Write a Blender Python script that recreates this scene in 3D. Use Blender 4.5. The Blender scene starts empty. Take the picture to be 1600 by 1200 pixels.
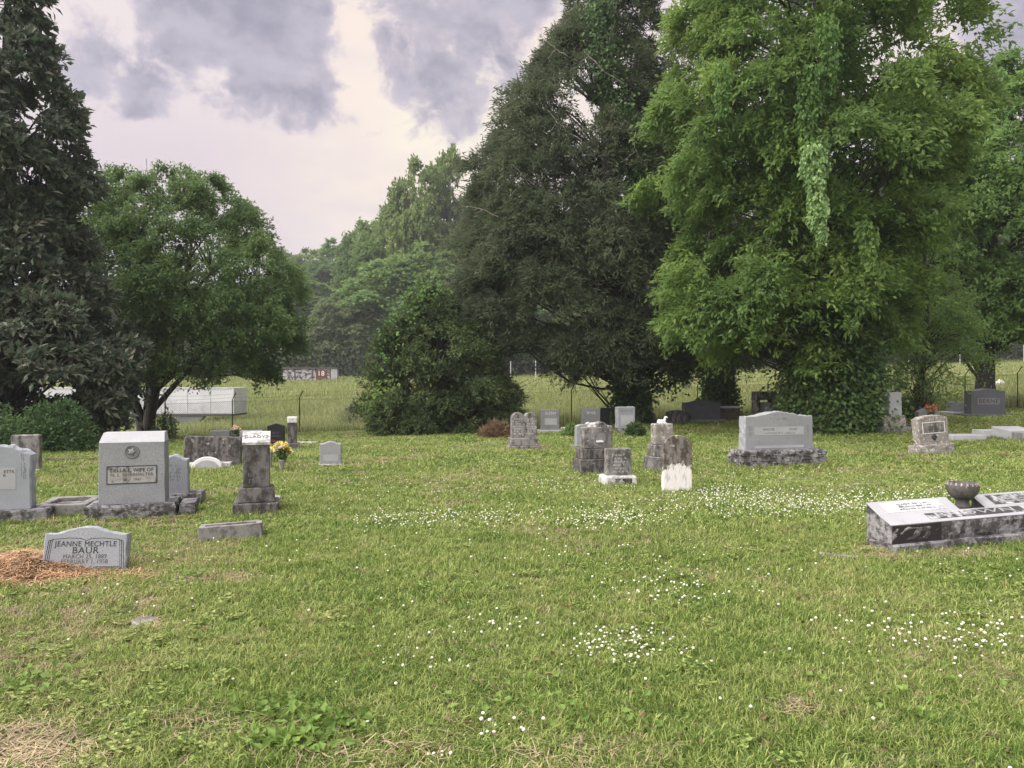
import bpy, bmesh, math, random
import numpy as np
from mathutils import Vector, Matrix, noise

random.seed(7)
rng = np.random.default_rng(11)
scene = bpy.context.scene
COL = scene.collection
R = math.radians

# ------------------------------------------------------------------ camera
F = 1200.0            # focal length in photograph pixels (1600 wide)
HOR = 592.0           # horizon row in the photograph
EYE = 1.6
cam_d = bpy.data.cameras.new('camera')
cam_d.sensor_width = 36.0
cam_d.lens = 36.0 * F / 1600.0
cam_d.shift_y = -(600.0 - HOR) / 1600.0
cam_d.clip_start = 0.1
cam_d.clip_end = 3000
cam = bpy.data.objects.new('camera', cam_d)
COL.objects.link(cam)
cam.location = (0, 0, EYE)
cam.rotation_euler = (R(90), 0, 0)
scene.camera = cam

# ------------------------------------------------------------------ light
SUN_EL, SUN_AZ = R(52), R(-112)          # azimuth from +Y, negative = towards -X
sv = Vector((math.sin(SUN_AZ) * math.cos(SUN_EL), math.cos(SUN_AZ) * math.cos(SUN_EL), math.sin(SUN_EL)))
sun_d = bpy.data.lights.new('sun', 'SUN')
sun_d.energy = 1.5
sun_d.angle = R(100)
sun_d.color = (1.0, 0.955, 0.89)
sun = bpy.data.objects.new('sun', sun_d)
COL.objects.link(sun)
sun.rotation_euler = (-sv).to_track_quat('-Z', 'Y').to_euler()

scene.view_settings.view_transform = 'Standard'
scene.view_settings.look = 'None'
scene.view_settings.gamma = 1.0
scene.view_settings.use_curve_mapping = False
scene.view_settings.exposure = 2.45
SKY_GAIN = 0.185          # keeps the sky at its own brightness under that exposure

HAZE = 0.0006
scene.render.engine = 'CYCLES'
try:
    scene.cycles.max_bounces = 8
    scene.cycles.diffuse_bounces = 5
    scene.cycles.glossy_bounces = 2
    scene.cycles.transmission_bounces = 6
    scene.cycles.volume_bounces = 0
    scene.cycles.transparent_max_bounces = 4
    scene.cycles.use_denoising = True
    scene.cycles.caustics_reflective = False
    scene.cycles.caustics_refractive = False
except Exception:
    pass


# ------------------------------------------------------------------ node helpers
class NT:
    def __init__(self, tree):
        self.t = tree
        tree.nodes.clear()

    def n(self, typ, **kw):
        nd = self.t.nodes.new(typ)
        for k, v in kw.items():
            if k.startswith('i_'):
                nd.inputs[k[2:].replace('_', ' ')].default_value = v
            else:
                setattr(nd, k, v)
        return nd

    def l(self, a, b):
        self.t.links.new(a, b)

    def math(self, op, a, b=None, c=None, clamp=False):
        nd = self.t.nodes.new('ShaderNodeMath')
        nd.operation = op
        nd.use_clamp = clamp
        for i, v in enumerate((a, b, c)):
            if v is None:
                continue
            if isinstance(v, (int, float)):
                nd.inputs[i].default_value = v
            else:
                self.l(v, nd.inputs[i])
        return nd.outputs[0]

    def vmath(self, op, a, b):
        nd = self.t.nodes.new('ShaderNodeVectorMath')
        nd.operation = op
        for i, v in enumerate((a, b)):
            if isinstance(v, (tuple, list)):
                nd.inputs[i].default_value = v
            else:
                self.l(v, nd.inputs[i])
        return nd.outputs['Value'] if op in ('DOT_PRODUCT', 'LENGTH') else nd.outputs[0]

    def smooth(self, v, lo, hi, a=0.0, b=1.0):
        nd = self.t.nodes.new('ShaderNodeMapRange')
        nd.interpolation_type = 'SMOOTHSTEP'
        nd.inputs['From Min'].default_value = lo
        nd.inputs['From Max'].default_value = hi
        nd.inputs['To Min'].default_value = a
        nd.inputs['To Max'].default_value = b
        self.l(v, nd.inputs['Value'])
        return nd.outputs['Result']

    def mix(self, fac, a, b, blend='MIX'):
        nd = self.t.nodes.new('ShaderNodeMix')
        nd.data_type = 'RGBA'
        nd.blend_type = blend
        for s, v in ((nd.inputs['Factor'], fac), (nd.inputs['A'], a), (nd.inputs['B'], b)):
            pass
        ins = [i for i in nd.inputs if i.type == 'RGBA']
        if isinstance(fac, (int, float)):
            nd.inputs[0].default_value = fac
        else:
            self.l(fac, nd.inputs[0])
        for s, v in zip(ins, (a, b)):
            if isinstance(v, (tuple, list)):
                s.default_value = (v[0], v[1], v[2], 1)
            else:
                self.l(v, s)
        return [o for o in nd.outputs if o.type == 'RGBA'][0]

    def noise(self, vec, scale, detail=3, rough=0.55, w=None):
        nd = self.t.nodes.new('ShaderNodeTexNoise')
        nd.inputs['Scale'].default_value = scale
        nd.inputs['Detail'].default_value = detail
        nd.inputs['Roughness'].default_value = rough
        self.l(vec, nd.inputs['Vector'])
        return nd.outputs['Fac']

    def mapping(self, vec, scale=(1, 1, 1), loc=(0, 0, 0)):
        nd = self.t.nodes.new('ShaderNodeMapping')
        nd.inputs['Scale'].default_value = scale
        nd.inputs['Location'].default_value = loc
        self.l(vec, nd.inputs['Vector'])
        return nd.outputs[0]


def srgb(r, g, b):
    f = lambda c: (c / 255 / 12.92) if c / 255 <= 0.04045 else ((c / 255 + 0.055) / 1.055) ** 2.4
    return (f(r), f(g), f(b))


# ------------------------------------------------------------------ sky
world = bpy.data.worlds.new('World')
scene.world = world
world.use_nodes = True
w = NT(world.node_tree)
out = w.n('ShaderNodeOutputWorld')
bg = w.n('ShaderNodeBackground')
bg.inputs['Strength'].default_value = 0.1
w.l(bg.outputs[0], out.inputs['Surface'])
nish = w.n('ShaderNodeTexSky')
nish.sky_type = 'NISHITA'
nish.sun_disc = False
nish.sun_elevation = SUN_EL
nish.sun_rotation = SUN_AZ
tc = w.n('ShaderNodeTexCoord')
D = w.vmath('NORMALIZE', tc.outputs['Generated'], (0, 0, 0))
sep = w.n('ShaderNodeSeparateXYZ')
w.l(D, sep.inputs[0])
z = sep.outputs['Z']


def dirv(px, py):
    return Vector(((px - 800) / F, 1.0, (HOR - py) / F)).normalized()


G = SKY_GAIN / 0.1
hor_c = [c * G for c in srgb(206, 201, 214)]
mid_c = [c * G for c in srgb(222, 208, 214)]
up_c = [c * G for c in srgb(238, 225, 224)]
glow_c = [c * G for c in srgb(252, 236, 222)]
cl_dark = [c * G for c in srgb(146, 147, 170)]
cl_mid = [c * G for c in srgb(193, 186, 202)]
base = w.mix(w.smooth(z, 0.0, 0.24), hor_c, mid_c)
base = w.mix(w.smooth(z, 0.24, 0.36), base, up_c)
gl = w.vmath('DOT_PRODUCT', D, tuple(dirv(690, 190)))
warp = w.noise(w.mapping(D, (4, 4, 9)), 2.0, 3)
glf = w.math('MULTIPLY', w.smooth(gl, 0.955, 0.999), w.smooth(warp, 0.3, 0.65, 0.35, 1.0), clamp=True)
base = w.mix(glf, base, glow_c)
gl2 = w.vmath('DOT_PRODUCT', D, tuple(dirv(700, 185)))
base = w.mix(w.math('MULTIPLY', w.smooth(gl2, 0.994, 0.9999), 0.6), base, [c * G for c in srgb(255, 247, 224)])

# cloud sheet: large field everywhere plus the masses seen in the photograph
wn = w.n('ShaderNodeTexNoise')
wn.inputs['Scale'].default_value = 9.0
wn.inputs['Detail'].default_value = 5
w.l(D, wn.inputs['Vector'])
wv = w.vmath('SUBTRACT', wn.outputs['Color'], (0.5, 0.5, 0.5))
wsc = w.n('ShaderNodeVectorMath', operation='SCALE')
wsc.inputs['Scale'].default_value = 0.075
w.l(wv, wsc.inputs[0])
D2 = w.vmath('ADD', D, wsc.outputs[0])
D0 = D
D = w.vmath('NORMALIZE', D2, (0, 0, 0))
cn = w.noise(w.mapping(D, (5.2, 5.2, 7.5), (3.1, 1.7, 0.4)), 1.35, 7, 0.58)
cn2 = w.noise(w.mapping(D, (15, 15, 19), (1.0, 0.0, 2.0)), 1.1, 8, 0.68)
dens = w.math('ADD', w.math('MULTIPLY', cn, 0.55), w.math('MULTIPLY', cn2, 0.72))
dens = w.math('SUBTRACT', dens, 0.19)
blobs = [(400, 40, 0.150, 0.20), (300, 5, 0.12, 0.19), (470, 95, 0.10, 0.18), (370, 110, .09, .18), (230, 125, 0.055, 0.17), (120, 100, 0.07, 0.12), (700, 50, 0.13, 0.20),
         (780, 20, 0.12, 0.18), (620, 100, 0.06, 0.17), (365, 170, 0.045, 0.14), (735, 120, 0.055, 0.16), (1590, 35, 0.06, 0.2), (130, 50, 0.06, 0.14)]
bsum = None
for (px, py, rad, amp) in blobs:
    d_ = w.vmath('DOT_PRODUCT', D, tuple(dirv(px, py)))
    f_ = w.smooth(d_, math.cos(rad), math.cos(rad * 0.15), 0.0, amp)
    bsum = f_ if bsum is None else w.math('MAXIMUM', bsum, f_)
holes = None
for (px, py, rad, amp) in [(545, 75, 0.045, 0.16), (335, 120, 0.03, 0.12), (60, 60, 0.04, 0.1), (850, 90, 0.05, 0.14), (160, 20, 0.035, 0.1), (560, 190, 0.06, 0.1)]:
    d_ = w.vmath('DOT_PRODUCT', D, tuple(dirv(px, py)))
    f_ = w.smooth(d_, math.cos(rad), math.cos(rad * 0.15), 0.0, amp)
    holes = f_ if holes is None else w.math('MAXIMUM', holes, f_)
D = D0
high = w.smooth(z, 0.40, 0.62, 0.0, 0.14)
dens = w.math('ADD', dens, w.math('MAXIMUM', bsum, high))
dens = w.math('SUBTRACT', dens, holes)
low = w.smooth(z, 0.22, 0.33, 0.16, 0.0)
dens = w.math('SUBTRACT', dens, low)
thin = w.smooth(dens, 0.43, 0.57)
thick = w.smooth(dens, 0.48, 0.68)
fold = w.noise(w.mapping(D, (11, 11, 17), (5.0, 2.0, 0.0)), 1.0, 6, 0.6)
cl_dark = w.mix(w.smooth(fold, 0.36, 0.64), [c * G for c in srgb(148, 146, 164)], [c * G for c in srgb(190, 184, 198)])
skyc = w.mix(w.math('MULTIPLY', thin, 0.8), base, cl_mid)
skyc = w.mix(w.math('MULTIPLY', thick, 0.9), skyc, cl_dark)
below = w.smooth(z, -0.12, 0.0)
skyc = w.mix(below, [c * G for c in srgb(150, 152, 150)], skyc)
fin = w.mix(0.012, skyc, nish.outputs[0])
w.l(fin, bg.inputs['Color'])


# ------------------------------------------------------------------ numeric noise
def vnoise(x, y, s=1.0, seed=0.0):
    x = np.asarray(x, float) * s + seed * 17.13
    y = np.asarray(y, float) * s + seed * 9.71
    xi, yi = np.floor(x), np.floor(y)
    fx, fy = x - xi, y - yi
    fx, fy = fx * fx * (3 - 2 * fx), fy * fy * (3 - 2 * fy)

    def h(a, b):
        v = np.sin(a * 127.1 + b * 311.7 + seed * 3.3) * 43758.5453
        return v - np.floor(v)
    return (h(xi, yi) * (1 - fx) + h(xi + 1, yi) * fx) * (1 - fy) + (h(xi, yi + 1) * (1 - fx) + h(xi + 1, yi + 1) * fx) * fy


def fbm(x, y, s, seed=0.0, o=3):
    r, a, t = 0, 1.0, 0
    for i in range(o):
        r = r + a * vnoise(x, y, s * 2 ** i, seed + i * 5)
        t += a
        a *= 0.5
    return r / t


# ------------------------------------------------------------------ terrain
_yg = np.arange(-200, 900, 0.5)
_k = np.exp(-0.5 * (np.arange(-12, 13) * 0.5 / 2.0) ** 2)
_k /= _k.sum()


def _tab(pts):
    v = np.interp(_yg, [p[0] for p in pts], [p[1] for p in pts])
    return np.convolve(np.pad(v, 12, mode='edge'), _k, mode='valid')


_p = _tab([(-200, 0), (17, 0), (22, -.05), (26, -.12), (30, -.27), (36, -.60), (48, -.38), (60, .1), (64, .2), (66, .52), (75, .78), (88, 1.2), (100, 2.2), (120, 7), (150, 13), (200, 19), (300, 27), (500, 34), (900, 40)])
_sr = _tab([(-200, 0), (17, 0), (22, .017), (30, .036), (48, .05), (60, .045), (88, .03), (200, .02), (900, .01)])
_sl = _tab([(-200, 0), (17, 0), (22, .015), (30, .036), (48, .05), (60, .042), (75, .02), (88, .004), (200, 0), (900, 0)])


def gz(X, Y):
    X, Y = np.asarray(X, float), np.asarray(Y, float)
    p, r, l = (np.interp(Y, _yg, t) for t in (_p, _sr, _sl))
    Xc = np.clip(X, -60, 70)
    b = (fbm(X, Y, 0.35, 2.0, 2) - 0.5) * 0.07 * np.clip(np.hypot(X, Y) / 8, 0.15, 1)
    far = np.clip((Y - 32) / 30, 0, 1)
    b = b + (fbm(X, Y, 0.11, 7.0, 3) - 0.5) * 0.5 * far
    return p + np.where(Xc > 0, r, l) * Xc + b


def g1(x, y):
    return float(gz(x, y))


def hit(px, py):
    """ground point seen at a photograph pixel"""
    u, v = (px - 800) / F, (HOR - py) / F
    prev = 1.5
    for y in np.concatenate([np.arange(1.5, 40, 0.05), np.arange(40, 140, 0.2)]):
        if EYE + v * y <= g1(u * y, y):
            a, b = prev, y
            for _ in range(18):
                m = (a + b) / 2
                if EYE + v * m <= g1(u * m, m):
                    b = m
                else:
                    a = m
            return Vector((u * b, b, g1(u * b, b)))
        prev = y
    y = 90.0
    return Vector((u * y, y, g1(u * y, y)))


def hits(px, py):
    """vectorised hit for the lawn and near field"""
    px, py = np.asarray(px, float), np.asarray(py, float)
    u, v = (px - 800) / F, (HOR - py) / F
    y = EYE / np.maximum(-v, 1e-3)
    y = np.clip(y, 2, 30)
    for _ in range(25):
        y = 0.6 * y + 0.4 * np.clip((EYE - gz(u * y, y)) / np.maximum(-v, 1e-3), 2, 60)
    return u * y, y


# ------------------------------------------------------------------ mesh helpers
def np_mesh(name, V, faces, tint=None, smooth=False):
    """faces: (F,k) int array, or list of such arrays"""
    me = bpy.data.meshes.new(name)
    if not isinstance(faces, list):
        faces = [faces]
    faces = [f for f in faces if len(f)]
    V = np.asarray(V, np.float32)
    me.vertices.add(len(V))
    me.vertices.foreach_set('co', V.ravel())
    loops = np.concatenate([f.ravel() for f in faces]).astype(np.int32)
    tot = np.concatenate([np.full(len(f), f.shape[1]) for f in faces])
    start = np.concatenate([[0], np.cumsum(tot)[:-1]]).astype(np.int32)
    me.loops.add(len(loops))
    me.loops.foreach_set('vertex_index', loops)
    me.polygons.add(len(tot))
    me.polygons.foreach_set('loop_start', start)
    if tint is not None:
        a = me.attributes.new('tint', 'FLOAT', 'FACE')
        a.data.foreach_set('value', np.asarray(tint, np.float32))
    me.update(calc_edges=True)
    if not smooth:
        me.polygons.foreach_set('use_smooth', np.zeros(len(tot), bool))
    else:
        me.polygons.foreach_set('use_smooth', np.ones(len(tot), bool))
    return me


def add(name, me, mat=None, parent=None, loc=(0, 0, 0), rot=(0, 0, 0), **props):
    o = bpy.data.objects.new(name, me)
    COL.objects.link(o)
    o.parent = parent
    o.location = loc
    o.rotation_euler = rot
    if mat is not None:
        if len(me.materials) == 0:
            me.materials.append(mat)
    for k, v in props.items():
        o[k] = v
    return o


def thing(name, label, cat, loc, rz=0.0, group=None, rot=None):
    o = bpy.data.objects.new(name, None)
    COL.objects.link(o)
    o.empty_display_size = 0.2
    o.location = loc
    o.rotation_euler = rot if rot else (0, 0, rz)
    o['label'] = label
    o['category'] = cat
    if group:
        o['group'] = group
    return o


def tubes(lines, sides=6):
    """lines: list of (points (N,3), radii (N)) -> V, [quads]"""
    Vs, Fs, off = [], [], 0
    for P, r in lines:
        P = np.asarray(P, float)
        r = np.asarray(r, float)
        n = len(P)
        T = np.gradient(P, axis=0)
        T /= np.linalg.norm(T, axis=1)[:, None] + 1e-9
        ref = np.where(np.abs(T[:, 2:3]) > 0.9, [[1.0, 0, 0]], [[0, 0, 1.0]])
        A = np.cross(T, ref)
        A /= np.linalg.norm(A, axis=1)[:, None] + 1e-9
        B = np.cross(T, A)
        ang = np.linspace(0, 2 * np.pi, sides, endpoint=False)
        ring = P[:, None] + (A[:, None] * np.cos(ang)[None, :, None] + B[:, None] * np.sin(ang)[None, :, None]) * r[:, None, None]
        Vs.append(ring.reshape(-1, 3))
        i = np.arange(n - 1)[:, None] * sides
        j = np.arange(sides)[None]
        q = np.stack([i + j, i + (j + 1) % sides, i + sides + (j + 1) % sides, i + sides + j], -1).reshape(-1, 4) + off
        Fs.append(q)
        off += n * sides
    return np.concatenate(Vs), np.concatenate(Fs)


def tube_mesh(name, lines, sides=6):
    V, q = tubes(lines, sides)
    return np_mesh(name, V, q, smooth=True)


def box_np(x0, x1, y0, y1, z0, z1):
    V = np.array([(x, y, zz) for zz in (z0, z1) for x, y in ((x0, y0), (x1, y0), (x1, y1), (x0, y1))], float)
    Fc = np.array([(3, 2, 1, 0), (4, 5, 6, 7), (0, 1, 5, 4), (1, 2, 6, 5), (2, 3, 7, 6), (3, 0, 4, 7)])
    return V, Fc


def boxes(name, lst):
    Vs, Fs, off = [], [], 0
    for b in lst:
        V, f = box_np(*b)
        Vs.append(V)
        Fs.append(f + off)
        off += 8
    return np_mesh(name, np.concatenate(Vs), np.concatenate(Fs))


def rock(name, w_, h_, d_, amp=0.02, n=10, front=True, sides=True, bevel=0.008, top_amp=0.0, seed=0, taper=0.0, z0=-0.08):
    """a block standing at z=0 (running a little into the ground), front at y=0, rock-pitched faces"""
    bm = bmesh.new()
    bmesh.ops.create_cube(bm, size=1)
    bmesh.ops.subdivide_edges(bm, edges=bm.edges[:], cuts=n, use_grid_fill=True)
    sd = Vector((seed * 3.7, seed * 1.3, seed * 2.1))
    for v in bm.verts:
        x, y, zz = v.co
        on_t = zz > 0.499
        k = 1 - taper * (zz + 0.5)
        p = Vector((x * w_ * k, (y + 0.5) * d_ * k + (1 - k) * d_ / 2, (zz + 0.5) * (h_ - z0) + z0))
        q = p * 7 + sd
        ed = 1.0
        if on_t:
            ed = 0.25
        nn = abs(noise.noise(q)) * 1.6 + noise.noise(q * 2.3) * 0.6 + noise.noise(q * 5) * 0.3
        if y < -0.499 and front:
            p.y -= amp * (nn + 0.3) * ed
        if y > 0.499 and sides:
            p.y += amp * nn * ed
        if abs(x) > 0.499 and sides:
            p.x += math.copysign(amp * nn * ed, x)
        if on_t:
            p.z += top_amp * noise.noise(q * 1.5)
        v.co = p
    me = bpy.data.meshes.new(name)
    bm.to_mesh(me)
    bm.free()
    me.polygons.foreach_set('use_smooth', [False] * len(me.polygons))
    return me


def block(name, w_, h_, d_, bevel=0.012, taper_top=0.0, z0=-0.08, jit=0.004, seed=0, slope=0.0):
    """bevelled, slightly worn block; front at y=0, slope lowers the front top edge"""
    bm = bmesh.new()
    bmesh.ops.create_cube(bm, size=1)
    for v in bm.verts:
        k = 1 - (taper_top if v.co.z > 0 else 0)
        zz = h_ if v.co.z > 0 else z0
        if v.co.z > 0 and v.co.y < 0:
            zz -= slope
        v.co = (v.co.x * w_ * k, (v.co.y * k + 0.5) * d_, zz)
    bmesh.ops.bevel(bm, geom=bm.edges[:], offset=bevel, segments=2, affect='EDGES', profile=0.5)
    bmesh.ops.subdivide_edges(bm, edges=[e for e in bm.edges if e.calc_length() > 0.08], cuts=3, use_grid_fill=True)
    for v in bm.verts:
        q = v.co * 9 + Vector((seed * 2.2, seed, 0))
        v.co += Vector((noise.noise(q), noise.noise(q + Vector((9, 0, 0))), noise.noise(q + Vector((0, 9, 0))))) * jit
    me = bpy.data.meshes.new(name)
    bm.to_mesh(me)
    bm.free()
    return me


def top_curve(kind, w_, h_, rise, n=24):
    xs = np.linspace(-w_ / 2, w_ / 2, n)
    t = xs / (w_ / 2)
    if kind == 'flat':
        zs = np.full(n, h_)
        zs[0] -= rise
        zs[-1] -= rise
    elif kind == 'arch':
        zs = h_ - rise * t ** 2
    elif kind == 'round':
        zs = h_ - rise + rise * np.sqrt(np.clip(1 - t ** 2, 0, 1))
    elif kind == 'serp':
        zs = h_ - rise * (0.5 - 0.5 * np.cos(np.pi * np.clip(np.abs(t) * 1.15, 0, 1)))
    elif kind == 'gable':
        zs = h_ - rise * np.abs(t)
    elif kind == 'twin':
        a = np.abs(t)
        zs = h_ - rise * np.clip(np.abs(a - 0.5) * 2, 0, 1) ** 2.6
    elif kind == 'shoulder':
        a = np.abs(t)
        zs = np.where(a < 0.86, h_ - rise * 0.72 * (a / 0.86) ** 2.2, h_ - rise)
    else:
        zs = np.full(n, h_)
    return xs, zs


def slab(name, w_, h_, d_, top='flat', rise=0.01, taper=0.0, bevel=0.012, rough=0.0, seed=0, z0=0.0, jit=0.003, lean=0.0):
    """upright tablet: shaped top edge, bevelled faces, optional rock-pitched edge; front face at y=0"""
    xs, zs = top_curve(top, w_, h_, rise)
    ns = 9
    hl = np.linspace(z0, zs[0], ns)[:-1]
    hr = np.linspace(zs[-1], z0, ns)[1:]
    X = np.concatenate([np.full(ns - 1, -w_ / 2), xs, np.full(ns - 1, w_ / 2)])
    Z = np.concatenate([hl, zs, hr])
    X = X * (1 - taper * np.clip(Z / h_, 0, 1))
    n = len(X)
    cx, cz = 0.0, (h_ + z0) / 2
    prv, nxt = np.roll(np.arange(n), 1), np.roll(np.arange(n), -1)
    tx, tz = X[nxt] - X[prv], Z[nxt] - Z[prv]
    ln = np.hypot(tx, tz) + 1e-9
    nx, nz = -tz / ln, tx / ln
    m = 5 if rough > 0 else 3
    ys = [0, bevel] + list(np.linspace(bevel, d_ - bevel, m)[1:-1]) + [d_ - bevel, d_]
    off = [-bevel] + [0] * (len(ys) - 2) + [-bevel]
    rings = []
    for k, (y, o) in enumerate(zip(ys, off)):
        ring = []
        for i in range(n):
            q = Vector((X[i] * 11 + seed * 5.1, y * 13 + seed, Z[i] * 11))
            j = noise.noise(q) * jit
            if rough > 0:
                amt = rough * (0.35 if k in (0, len(ys) - 1) else 1.0)
                j += amt * (noise.noise(q * 1.7) + 0.5 * noise.noise(q * 4))
            if Z[i] <= z0 + 1e-6:
                oz = 0
            else:
                oz = nz[i] * (o + j)
            ring.append((X[i] + nx[i] * (o + j), y + (lean * Z[i]), Z[i] + oz))
        rings.append(ring)
    V = np.array(rings).reshape(-1, 3)
    K = len(ys)
    q = []
    for k in range(K - 1):
        for i in range(n):
            a, b = k * n + i, k * n + (i + 1) % n
            q.append((a, b, b + n, a + n))
    me = bpy.data.meshes.new(name)
    fr = list(range(n))
    bk = [(K - 1) * n + i for i in range(n)]
    me.from_pydata([tuple(v) for v in V], [], [tuple(f) for f in q] + [tuple(fr[::-1]), tuple(bk)])
    bm = bmesh.new()
    bm.from_mesh(me)
    bmesh.ops.recalc_face_normals(bm, faces=bm.faces[:])
    bm.to_mesh(me)
    bm.free()
    return me


def lathe(name, prof, sides=20, ripple=0.0, rn=8):
    V, Fq = [], []
    for r, zz in prof:
        for i in range(sides):
            a = 2 * math.pi * i / sides
            rr = r * (1 + ripple * math.cos(rn * a))
            V.append((rr * math.cos(a), rr * math.sin(a), zz))
    n = len(prof)
    for k in range(n - 1):
        for i in range(sides):
            j = (i + 1) % sides
            Fq.append((k * sides + i, k * sides + j, (k + 1) * sides + j, (k + 1) * sides + i))
    me = np_mesh(name, np.array(V), [np.array(Fq), np.array([list(range(sides))[::-1]]), np.array([[(n - 1) * sides + i for i in range(sides)]])], smooth=False)
    me.polygons.foreach_set('use_smooth', [len(p.vertices) == 4 for p in me.polygons])
    return me


# ------------------------------------------------------------------ lettering (one evaluation for all strings)
TEXTS = {}


def prep_text(strings):
    tmp = []
    for s in strings:
        cu = bpy.data.curves.new('lettering', 'FONT')
        cu.body = s
        cu.align_x = 'CENTER'
        cu.align_y = 'CENTER'
        cu.size = 1.0
        cu.extrude = 0.012
        cu.resolution_u = 3
        cu.space_character = 1.08
        o = bpy.data.objects.new('lettering', cu)
        COL.objects.link(o)
        tmp.append((s, o))
    bpy.context.view_layer.update()
    dg = bpy.context.evaluated_depsgraph_get()
    for s, o in tmp:
        me = bpy.data.meshes.new_from_object(o.evaluated_get(dg))
        me.name = 'lettering'
        TEXTS[s] = me
    for s, o in tmp:
        cu = o.data
        bpy.data.objects.remove(o)
        bpy.data.curves.remove(cu)


def put_text(s, size, parent, loc, mat, wide=1.0, tilt=0.0, name='lettering', width=None):
    me = TEXTS[s].copy()
    co = np.zeros(len(me.vertices) * 3, np.float32)
    me.vertices.foreach_get('co', co)
    co = co.reshape(-1, 3)
    sx = size * wide
    if width:
        sx = width / (co[:, 0].max() - co[:, 0].min())
    co = co * np.array([sx, size, 0.1])
    me.vertices.foreach_set('co', co.ravel())
    me.update()
    return add(name, me, mat, parent, loc, (R(90) + tilt, 0, 0))


def worn_lines(w_, rows, pitch, hgt, seed, fill=0.8):
    """worn, unreadable engraved lines: rows of small strokes on the face plane y=0"""
    rr = random.Random(seed)
    L = []
    for k in range(rows):
        ww = w_ * rr.uniform(0.7, 1.0)
        x = -ww / 2
        zc = -k * pitch
        while x < ww / 2:
            st = hgt * rr.uniform(0.12, 0.22)
            if rr.random() < fill:
                a = rr.uniform(0.55, 1.0) * hgt
                L.append((x, x + st, -0.0012, 0.002, zc - a / 2, zc + a / 2))
                if rr.random() < 0.5:
                    zz = zc + rr.choice((-0.5, 0, 0.45)) * a
                    L.append((x + st, x + st + hgt * 0.35, -0.0012, 0.002, zz - st * 0.35, zz + st * 0.35))
            x += hgt * rr.uniform(0.4, 0.75)
    return boxes('lettering', L)


# ------------------------------------------------------------------ materials
def new_mat(name):
    m = bpy.data.materials.new(name)
    m.use_nodes = True
    t = NT(m.node_tree)
    o = t.n('ShaderNodeOutputMaterial')
    return m, t, o


def stone(name, base, stain=(0.05, 0.045, 0.04), amount=0.4, sc=3.0, streak=2.5, speck=0.12, lichen=None, lich_amt=0.0, rough=0.85, white_below=None, bump=0.25):
    m, t, o = new_mat(name)
    b = t.n('ShaderNodeBsdfPrincipled')
    b.inputs['Roughness'].default_value = rough
    b.inputs['Specular IOR Level'].default_value = 0.3
    tc = t.n('ShaderNodeTexCoord')
    oi = t.n('ShaderNodeObjectInfo')
    vv = t.vmath('ADD', tc.outputs['Object'], (0, 0, 0))
    cb = t.n('ShaderNodeCombineXYZ')
    rnd = t.math('MULTIPLY', oi.outputs['Random'], 37.0)
    for i in range(3):
        t.l(rnd, cb.inputs[i])
    v = t.vmath('ADD', vv, cb.outputs[0])
    n1 = t.noise(t.mapping(v, (streak, streak, 1.0)), sc, 5, 0.62)
    n2 = t.noise(v, sc * 4.0, 5, 0.65)
    n3 = t.noise(v, 160, 2, 0.6)
    n4 = t.noise(v, 1.6, 3, 0.5)
    var = t.math('ADD', t.math('MULTIPLY', n1, 0.65), t.math('MULTIPLY', n2, 0.35))
    lo = 0.62 - 0.3 * amount
    mask = t.smooth(var, lo, lo + 0.16)
    mask = t.math('MULTIPLY', mask, min(1.0, 0.35 + amount))
    c0 = t.mix(t.smooth(n4, 0.35, 0.65), tuple(c * 0.88 for c in base), tuple(min(c * 1.1, 0.85) for c in base))
    c0 = t.mix(t.smooth(n3, 0.35, 0.65, 0.0, 1.0), tuple(c * (1 - speck * 2.2) for c in base), c0)
    c = t.mix(mask, c0, stain)
    if lichen is not None:
        n5 = t.noise(v, 14, 4, 0.6)
        lm = t.math('MULTIPLY', t.smooth(n5, 0.66 - 0.25 * lich_amt, 0.74 - 0.25 * lich_amt), 0.9)
        c = t.mix(lm, c, lichen)
    if white_below is not None:
        sp = t.n('ShaderNodeSeparateXYZ')
        t.l(tc.outputs['Object'], sp.inputs[0])
        nb = t.noise(t.mapping(v, (2.2, 2.2, 0.9)), 9, 5, 0.7)
        arch = t.math('MULTIPLY', t.math('MULTIPLY', sp.outputs['X'], sp.outputs['X']), 2.2)
        hh = t.math('ADD', t.math('ADD', sp.outputs['Z'], arch), t.math('MULTIPLY', t.math('SUBTRACT', nb, 0.5), 0.42))
        wm = t.smooth(hh, white_below - 0.015, white_below + 0.015, 1.0, 0.0)
        grey = t.math('MULTIPLY', t.smooth(t.noise(t.mapping(v, (1, 1, .25)), 22, 4, .6), .52, .66), 0.5)
        c = t.mix(wm, c, t.mix(grey, (0.78, 0.75, 0.74), (0.32, 0.30, 0.29)))
    t.l(c, b.inputs['Base Color'])
    bp = t.n('ShaderNodeBump')
    bp.inputs['Strength'].default_value = bump
    bp.inputs['Distance'].default_value = 0.01
    t.l(t.math('ADD', n2, t.math('MULTIPLY', n3, 0.3)), bp.inputs['Height'])
    t.l(bp.outputs[0], b.inputs['Normal'])
    t.l(b.outputs[0], o.inputs['Surface'])
    return m


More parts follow.
